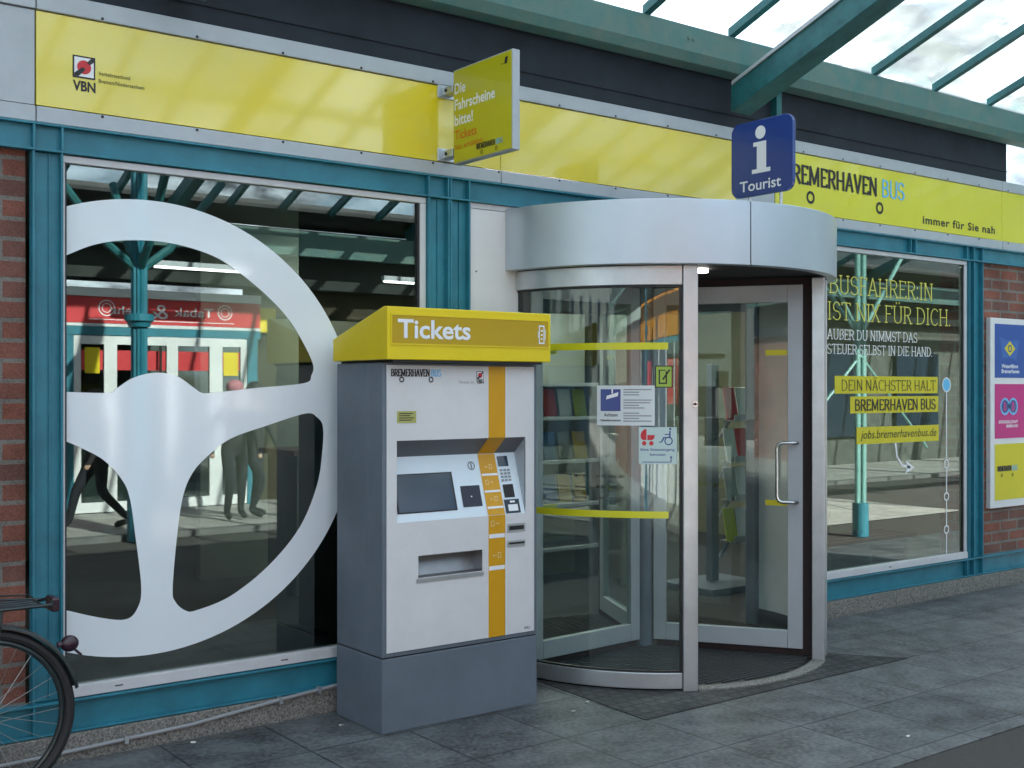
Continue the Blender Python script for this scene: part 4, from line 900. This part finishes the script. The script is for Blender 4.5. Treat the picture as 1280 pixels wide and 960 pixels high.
# buildings closing the passage
t = thing('distant_building', 'plain pale block closing the passage at the far right', 'building', (40, -6, 0))
MB().box(42, 50, -30, 20, 0, 9).build('wall', INW2, t); b = MB()
for i in range(8):
    for k in (1.2, 4.2, 7): b.box(41.93, 41.99, -26 + i * 5, -24.4 + i * 5, k, k + 1.5)
b.build('window', SCREEN, t, split=True)
t = thing('distant_building', 'low rendered block closing the passage at the far left', 'building', (-40, -6, 0))
MB().box(-50, -42, -30, 20, 0, 8).build('wall', INW2, t); b = MB()
for i in range(8):
    for k in (1.2, 4.2): b.box(-41.99, -41.93, -26 + i * 5, -24.4 + i * 5, k, k + 1.5)
b.build('window', SCREEN, t, split=True)

# ------------------------------------------------------------------ shop interior objects
t = thing('brochure_stand', 'grey perforated brochure stand seen through the right door wing', 'brochure stand', (6.75, 1.27, 0))
b = MB(); b.box(6.70, 6.78, 1.24, 1.30, .06, 1.74); b.box(6.45, 7.1, 1.0, 1.55, .0, .05); b.build('post', MGREY, t, bevel=.004)
b = MB()
for z in (1.62, 1.58, 1.2, 1.16, .8, .76): b.cyl((6.74, 1.239, z), (6.74, 1.236, z), .008, n=8)
b.build('post_hole', BLACK, t, split=True)
b = MB()
for z in (1.30, .98, .68, .36): b.box(6.82, 7.2, 1.12, 1.26, z, z + .01); b.box(6.82, 7.2, 1.11, 1.119, z, z + .05); b.obox((6.86, 1.25, z - .05), (.02, 0, 0), (0, .05, -.08), (0, .008, .005))
b.build('shelf', ALUP, t, split=True)
rc = random.Random(11); cols = [mat('brochure_%s' % n, c, .5) for n, c in (('lime', (.45, .5, .08)), ('white', (.7, .72, .72)), ('red', (.55, .04, .06)), ('blue', (.08, .2, .45)), ('amber', (.7, .4, .03)), ('grey', (.35, .37, .38)))]
cn = ['lime', 'white', 'red', 'blue', 'amber', 'grey']
def brochure(x, y, z, w_, h, m, nm, where, tilt=.2):
    b = MB(); b.obox((x, y, z + h / 2), (w_ / 2, 0, 0), (0, .006, .0012), (0, h / 2 * tilt, h / 2))
    o = b.build('brochure', cols[m]); tag(o, where, 'brochure', 'brochures on the shop shelves'); return o
rows = ((1.31, 'top'), (.99, 'second'), (.69, 'third'), (.37, 'lowest'))
for z, r in rows:
    for k, p in enumerate(('left', 'middle', 'right')):
        m = (2, 1, 0, 1, 2, 4, 5, 1, 2, 0, 1, 2)[k + 3 * rows.index((z, r))]; brochure(6.83 + k * .135, 1.17, z, .12, .25, m, 'b', '%s brochure on the %s shelf of the perforated stand, %s of three' % (cn[m], r, p))
t = thing('display_shelf', 'pale shelf unit of leaflets standing behind the curved door glass', 'shelf', (5.9, 2.3, 0))
b = MB(); b.box(5.35, 5.38, 2.2, 2.55, 0, 1.6); b.box(6.42, 6.45, 2.2, 2.55, 0, 1.6)
for z in (.25, .6, .95, 1.3, 1.57): b.box(5.381, 6.419, 2.2, 2.55, z, z + .025)
b.build('rack', ALUP, t); MB().box(5.38, 6.42, 2.551, 2.57, 0, 1.6).build('back_panel', INW2, t)
for z, r in ((.626, 'second'), (.976, 'third'), (1.326, 'top')):
    for k in range(6):
        m = rc.randrange(6); brochure(5.5 + k * .16, 2.35, z, .13, .22, m, 'b', '%s leaflet on the %s shelf behind the curved glass, number %s from its left end' % (cn[m], r, ('first', 'second', 'third', 'fourth', 'fifth', 'sixth')[k]))
t = thing('service_counter', 'grey service counter deep inside the shop', 'counter', (5, 3.3, 0))
b = MB(); b.box(4.0, 4.9, 2.9, 3.4, 0, 1.05); b.build('front', INW2, t, bevel=.006); b = MB(); b.box(3.95, 4.95, 2.85, 3.45, 1.052, 1.09); b.build('counter_top', WOOD, t, bevel=.004)
t = thing('bench', 'dark red brown wooden bench standing inside behind the right window', 'bench', (7.1, .5, 0))
b = MB()
for k in range(4): b.box(6.75, 8.0, .30 + k * .1, .385 + k * .1, .40, .43)
b.build('seat', WOOD, t, bevel=.004)
b = MB()
for k in range(2): b.box(6.75, 7.5, .74, .765, .50 + k * .09, .57 + k * .09)
b.build('backrest', WOOD, t, bevel=.004)
for x in (6.85, 7.4, 7.85):
    b = MB(); b.box(x, x + .05, .32, .66, 0, .397); b.build('leg', DARK, t)
for x in (6.85, 7.4):
    b = MB(); b.box(x, x + .04, .70, .738, 0, .70); b.build('back_post', DARK, t)

# ------------------------------------------------------------------ bicycle leaning at the left edge
BK = thing('bicycle', 'dark city bicycle with rear rack parked against the left brick wall', 'bicycle', (.55, -.42, 0))
by = -.42; R_ = .33; xr, xf = 1.05, .0
CHR = mat('spoke_steel', (.45, .45, .45), .35, .9); FR = mat('dark_green_frame', (.012, .02, .022), .35, coat=.3); PUR = mat('purple_reflector', (.028, .006, .018), .3, coat=.3)
def wheel(x):
    o = MB(); o.tube([(x + (R_ - .018) * cos(2 * pi * i / 56), by, R_ + (R_ - .018) * sin(2 * pi * i / 56)) for i in range(56)], .0205, 10, closed=True); w_ = o.build('wheel', DARK, BK, smooth=True)
    o = MB(); o.tube([(x + (R_ - .046) * cos(2 * pi * i / 56), by, R_ + (R_ - .046) * sin(2 * pi * i / 56)) for i in range(56)], .011, 8, closed=True); o.build('rim', FR, w_, smooth=True)
    o = MB(); o.cyl((x, by - .05, R_), (x, by + .05, R_), .025, n=14)
    for i in range(28):
        a = 2 * pi * i / 28; k = .03 if i % 2 else -.03; a2 = a + (.55 if (i // 2) % 2 else -.55)
        o.cyl((x + .022 * cos(a2), by + k, R_ + .022 * sin(a2)), (x + (R_ - .05) * cos(a), by, R_ + (R_ - .05) * sin(a)), .0014, n=5)
    o.build('spokes', CHR, w_)
wheel(xr); wheel(xf)
def guard(x, a0, a1): 
    b = MB(); V = []
    for i in range(33):
        a = rad(a0 + (a1 - a0) * i / 32); r = R_ + .018
        V.append([b.b.verts.new((x + (r + dr) * cos(a), by + k, R_ + (r + dr) * sin(a))) for k, dr in ((-.03, -.012), (-.015, .003), (.015, .003), (.03, -.012))])
    for i in range(32):
        for j in range(3): b.b.faces.new((V[i][j], V[i][j + 1], V[i + 1][j + 1], V[i + 1][j]))
    o = b.build('mudguard', FR, BK, smooth=True); s_ = o.modifiers.new('solid', 'SOLIDIFY'); s_.thickness = .0025
guard(xr, 12, 175); guard(xf, 20, 170)
bb = (.60, by, .28); st = (.80, by, .78) if False else (.74, by, .80); hd_ = (.14, by, .86); hl = (.10, by, .66)
b = MB(); b.tube([bb, (.74, by, .80)], .016); b.tube([bb, hl], .019); b.tube([(.735, by, .74), (.14, by, .80)], .016); b.tube([hl, (.16, by, .92)], .018)
for k in (-.055, .055): b.tube([(bb[0], by + k * .6, bb[2]), (xr, by + k, R_)], .010); b.tube([(.74, by + k * .4, .76), (xr, by + k, R_)], .008); b.tube([hl, (.06, by + k, .5), (xf, by + k, R_)], .012)
b.build('frame', FR, BK, smooth=True)
b = MB(); b.tube([(.74, by, .78), (.775, by, .90)], .012); b.build('seat_post', CHR, BK)
b = MB(); b.ball((.86, by, .945), .13, 18, (1.0, .78, .36)); b.ball((.72, by, .945), .13, 16, (1.1, .35, .26)); b.build('saddle', DARK, BK, smooth=True)
b = MB(); b.tube([(.16, by, .92), (.17, by, 1.02)], .012); b.tube([(.30, by - .30, 1.04), (.18, by - .22, 1.06), (.16, by, 1.04), (.18, by + .22, 1.06), (.30, by + .30, 1.04)], .011); b.build('handlebar', CHR, BK, smooth=True)
b = MB(); b.tube([(.40, by - .33, 1.035), (.29, by - .30, 1.04)], .016); b.tube([(.40, by + .33, 1.035), (.29, by + .30, 1.04)], .016); b.build('grip', DARK, BK, split=True)
rk = MB(); zk = .735
for k in (-.06, -.02, .02, .06): rk.tube([(.78, by + k, zk), (1.26, by + k, zk)], .005, 8)
for k in (-.075, .075):
    rk.tube([(.76, by + k, zk + .005), (1.27, by + k, zk + .005)], .006, 8); rk.tube([(xr, by + k, R_), (1.10, by + k, zk)], .006, 8); rk.tube([(xr, by + k, R_), (.92, by + k, zk)], .005, 8)
for x in (.80, .95, 1.10, 1.25): rk.tube([(x, by - .075, zk), (x, by + .075, zk)], .006, 8)
rk.tube([(1.27, by - .075, zk), (1.29, by - .04, zk + .01), (1.29, by + .04, zk + .01), (1.27, by + .075, zk)], .007, 8)
rk.tube([(.82, by - .03, zk + .035), (1.0, by - .05, zk + .045), (1.22, by - .05, zk + .03), (1.22, by + .05, zk + .03), (1.0, by + .05, zk + .045), (.82, by + .03, zk + .035)], .004, 8); rk.build('rear_rack', FR, BK, smooth=True)
b = MB(); b.box(1.285, 1.315, by - .045, by + .045, zk - .03, zk + .025); b.build('rear_reflector', PUR, BK, bevel=.008)
a = rad(42); p = Vector((xr + (R_ + .03) * cos(a), by, R_ + (R_ + .03) * sin(a)))
b = MB(); b.ball(p + Vector((.045, 0, .0)), .032, 14, (1.1, .8, 1)); b.tube([p, p + Vector((.045, 0, 0))], .012, 8); b.tube([p + Vector((.06, 0, -.02)), p + Vector((.09, 0, -.05))], .005, 8); b.build('tail_light', PUR, BK, smooth=True)
b = MB(); b.cyl((bb[0], by - .02, bb[2]), (bb[0], by - .026, bb[2]), .09, n=28); b.tube([(bb[0], by - .04, bb[2]), (bb[0] - .10, by - .05, bb[2] - .13)], .009, 8); b.tube([(bb[0], by + .04, bb[2]), (bb[0] + .10, by + .05, bb[2] + .13)], .009, 8); b.box(bb[0] - .15, bb[0] - .05, by - .14, by - .06, bb[2] - .145, bb[2] - .125); b.box(bb[0] + .05, bb[0] + .15, by + .06, by + .14, bb[2] + .125, bb[2] + .145); b.build('crank', DARK, BK)
b = MB(); b.tube([(bb[0], by - .035, bb[2] + .085), (xr, by - .035, R_ + .035), (xr + .03, by - .035, R_), (xr, by - .035, R_ - .035), (bb[0], by - .035, bb[2] - .085)], .006, 6); b.build('chain', DARK, BK)
b = MB(); b.tube([(xr - .05, by - .06, R_ - .02), (xr - .10, by - .10, .05), (xr - .11, by - .12, .0)], .008, 8); b.build('kickstand', CHR, BK)

# ------------------------------------------------------------------ two people on the opposite pavement (seen mirrored only)
def person(x, y, face, label, hat=None, stride=.28, sc=1.):
    t = thing('person', label, 'person', (x, y, .045))
    g = .045; F_ = Vector((cos(face), sin(face), 0)); S_ = Vector((-sin(face), cos(face), 0))
    J = {}; rdi = {}; E = []
    def jn(n, f, s, z, r, par=None):
        J[n] = Vector((x, y, g)) + F_ * f + S_ * s + Vector((0, 0, z * sc)); rdi[n] = r * (sc + 1) / 2
        if par: E.append((par, n))
    jn('pel', 0, 0, .95, .13); jn('waist', 0, 0, 1.12, .125, 'pel'); jn('chest', .02, 0, 1.33, .15, 'waist'); jn('neck', .02, 0, 1.48, .055, 'chest'); jn('hd1', .04, 0, 1.58, .08, 'neck'); jn('hd2', .045, 0, 1.68, .085, 'hd1'); jn('hd3', .03, 0, 1.75, .06, 'hd2')
    for s, k in ((1, 1), (-1, -1)):
        jn('hip%d' % s, 0, .09 * s, .90, .095, 'pel'); jn('kn%d' % s, .10 + .10 * k, .09 * s, .50, .062, 'hip%d' % s); jn('an%d' % s, stride * k - .02, .09 * s, .10, .042, 'kn%d' % s); jn('to%d' % s, stride * k + .16, .10 * s, .045, .038, 'an%d' % s)
        jn('sh%d' % s, .01, .19 * s, 1.40, .062, 'chest'); jn('el%d' % s, -.10 * k, .24 * s, 1.13, .046, 'sh%d' % s); jn('wr%d' % s, .06 - .14 * k, .24 * s, .90, .033, 'el%d' % s); jn('ha%d' % s, .10 - .15 * k, .235 * s, .80, .034, 'wr%d' % s)
    me = bpy.data.meshes.new('body'); names = list(J); off = Vector((x, y, .045))
    me.from_pydata([J[n] - off for n in names], [(names.index(a), names.index(c)) for a, c in E], [])
    o = bpy.data.objects.new('body', me); COL.objects.link(o); o.parent = t
    o.modifiers.new('skin', 'SKIN'); sv = me.skin_vertices[0].data if me.skin_vertices else None
    if not sv:
        bm_ = bmesh.new(); bm_.from_mesh(me); bm_.verts.layers.skin.verify(); bm_.to_mesh(me); bm_.free(); sv = me.skin_vertices[0].data
    for i, n in enumerate(names): sv[i].radius = (rdi[n], rdi[n]); sv[i].use_root = (n == 'pel')
    ss = o.modifiers.new('sub', 'SUBSURF'); ss.levels = 2; ss.render_levels = 2
    dg = bpy.context.evaluated_depsgraph_get(); dg.update()
    nm = bpy.data.meshes.new_from_object(o.evaluated_get(dg)); o.modifiers.clear(); o.data = nm
    nm.materials.clear()
    for m in (CLOTH, JEANS, SKIN, DARK): nm.materials.append(m)
    for p in nm.polygons:
        p.use_smooth = True; c = p.center; z = c.z / sc
        p.material_index = 2 if z > 1.46 else (2 if (z < .86 and abs((c.x * S_.x + c.y * S_.y)) > .19) else (3 if z < .10 else (1 if z < .88 else 0)))
    hb = MB(); c = J['hd2'] + Vector((0, 0, .045)) - F_ * .02; hb.ball(c, .105, 14, (1, 1, .85)); hb.build('hat' if hat else 'hair', hat or DARK, t, smooth=True)
    fb_ = MB(); c = J['hd2'] + F_ * .085
    fb_.ball(c + Vector((0, 0, -.02)), .018, 8, (1, 1, 1.4)); fb_.build('nose', SKIN, t, smooth=True)
    eb = MB()
    for s in (1, -1): eb.ball(c + S_ * .035 * s - F_ * .012 + Vector((0, 0, .008)), .011, 8)
    eb.build('eye', DARK, t, split=True); eb = MB(); eb.ball(c - F_ * .01 + Vector((0, 0, -.075)), .016, 8, (1, 1.4, .4)); eb.build('mouth', RED, t)
    return t
person(4.04, -7.6, rad(172), 'person in black coat and jeans walking past the tobacco shop', stride=.30, sc=.82)
person(5.60, -7.6, rad(100), 'person in black coat and pink hat standing before the tobacco shop doors', PINKH, .04, sc=.88)
person(5.88, -7.7, rad(60), 'person with dark hair standing right of the pink hatted one', None, .05, sc=.87)



# ------------------------------------------------------------------ litter on the paving
LIT = mat('litter_paper', (.6, .58, .54), .8)
for x, y, a, l in ((1.98, -.12, .3, 'white crumpled scrap on the paving below the left window'), (2.62, -.28, 1.1, 'tiny white scrap on the paving at the left side of the ticket machine'), (3.78, -.66, .7, 'tiny white scrap on the paving right of the ticket machine'), (3.62, -.75, 2.0, 'flat white scrap on the paving in front of the right machine corner'), (4.55, -1.95, .2, 'pale smear of paper on the paving near the asphalt edge')):
    b = MB(); rr = random.Random(int(x * 100)); k = 7
    P = [Vector((x + (.007 + .005 * rr.random()) * cos(a + 2 * pi * i / k) * 1.4, y + (.006 + .004 * rr.random()) * sin(a + 2 * pi * i / k), .003 + .008 * rr.random())) for i in range(k)]
    c = b.b.verts.new((x, y, .016)); d = b.b.verts.new((x, y, .001)); V = [b.b.verts.new(p) for p in P]
    c.co.z = .010
    for i in range(k): b.b.faces.new((V[i], V[(i + 1) % k], c)); b.b.faces.new((V[(i + 1) % k], V[i], d))
    tag(b.build('litter_scrap', LIT), l, 'litter', 'paper scraps on the paving')
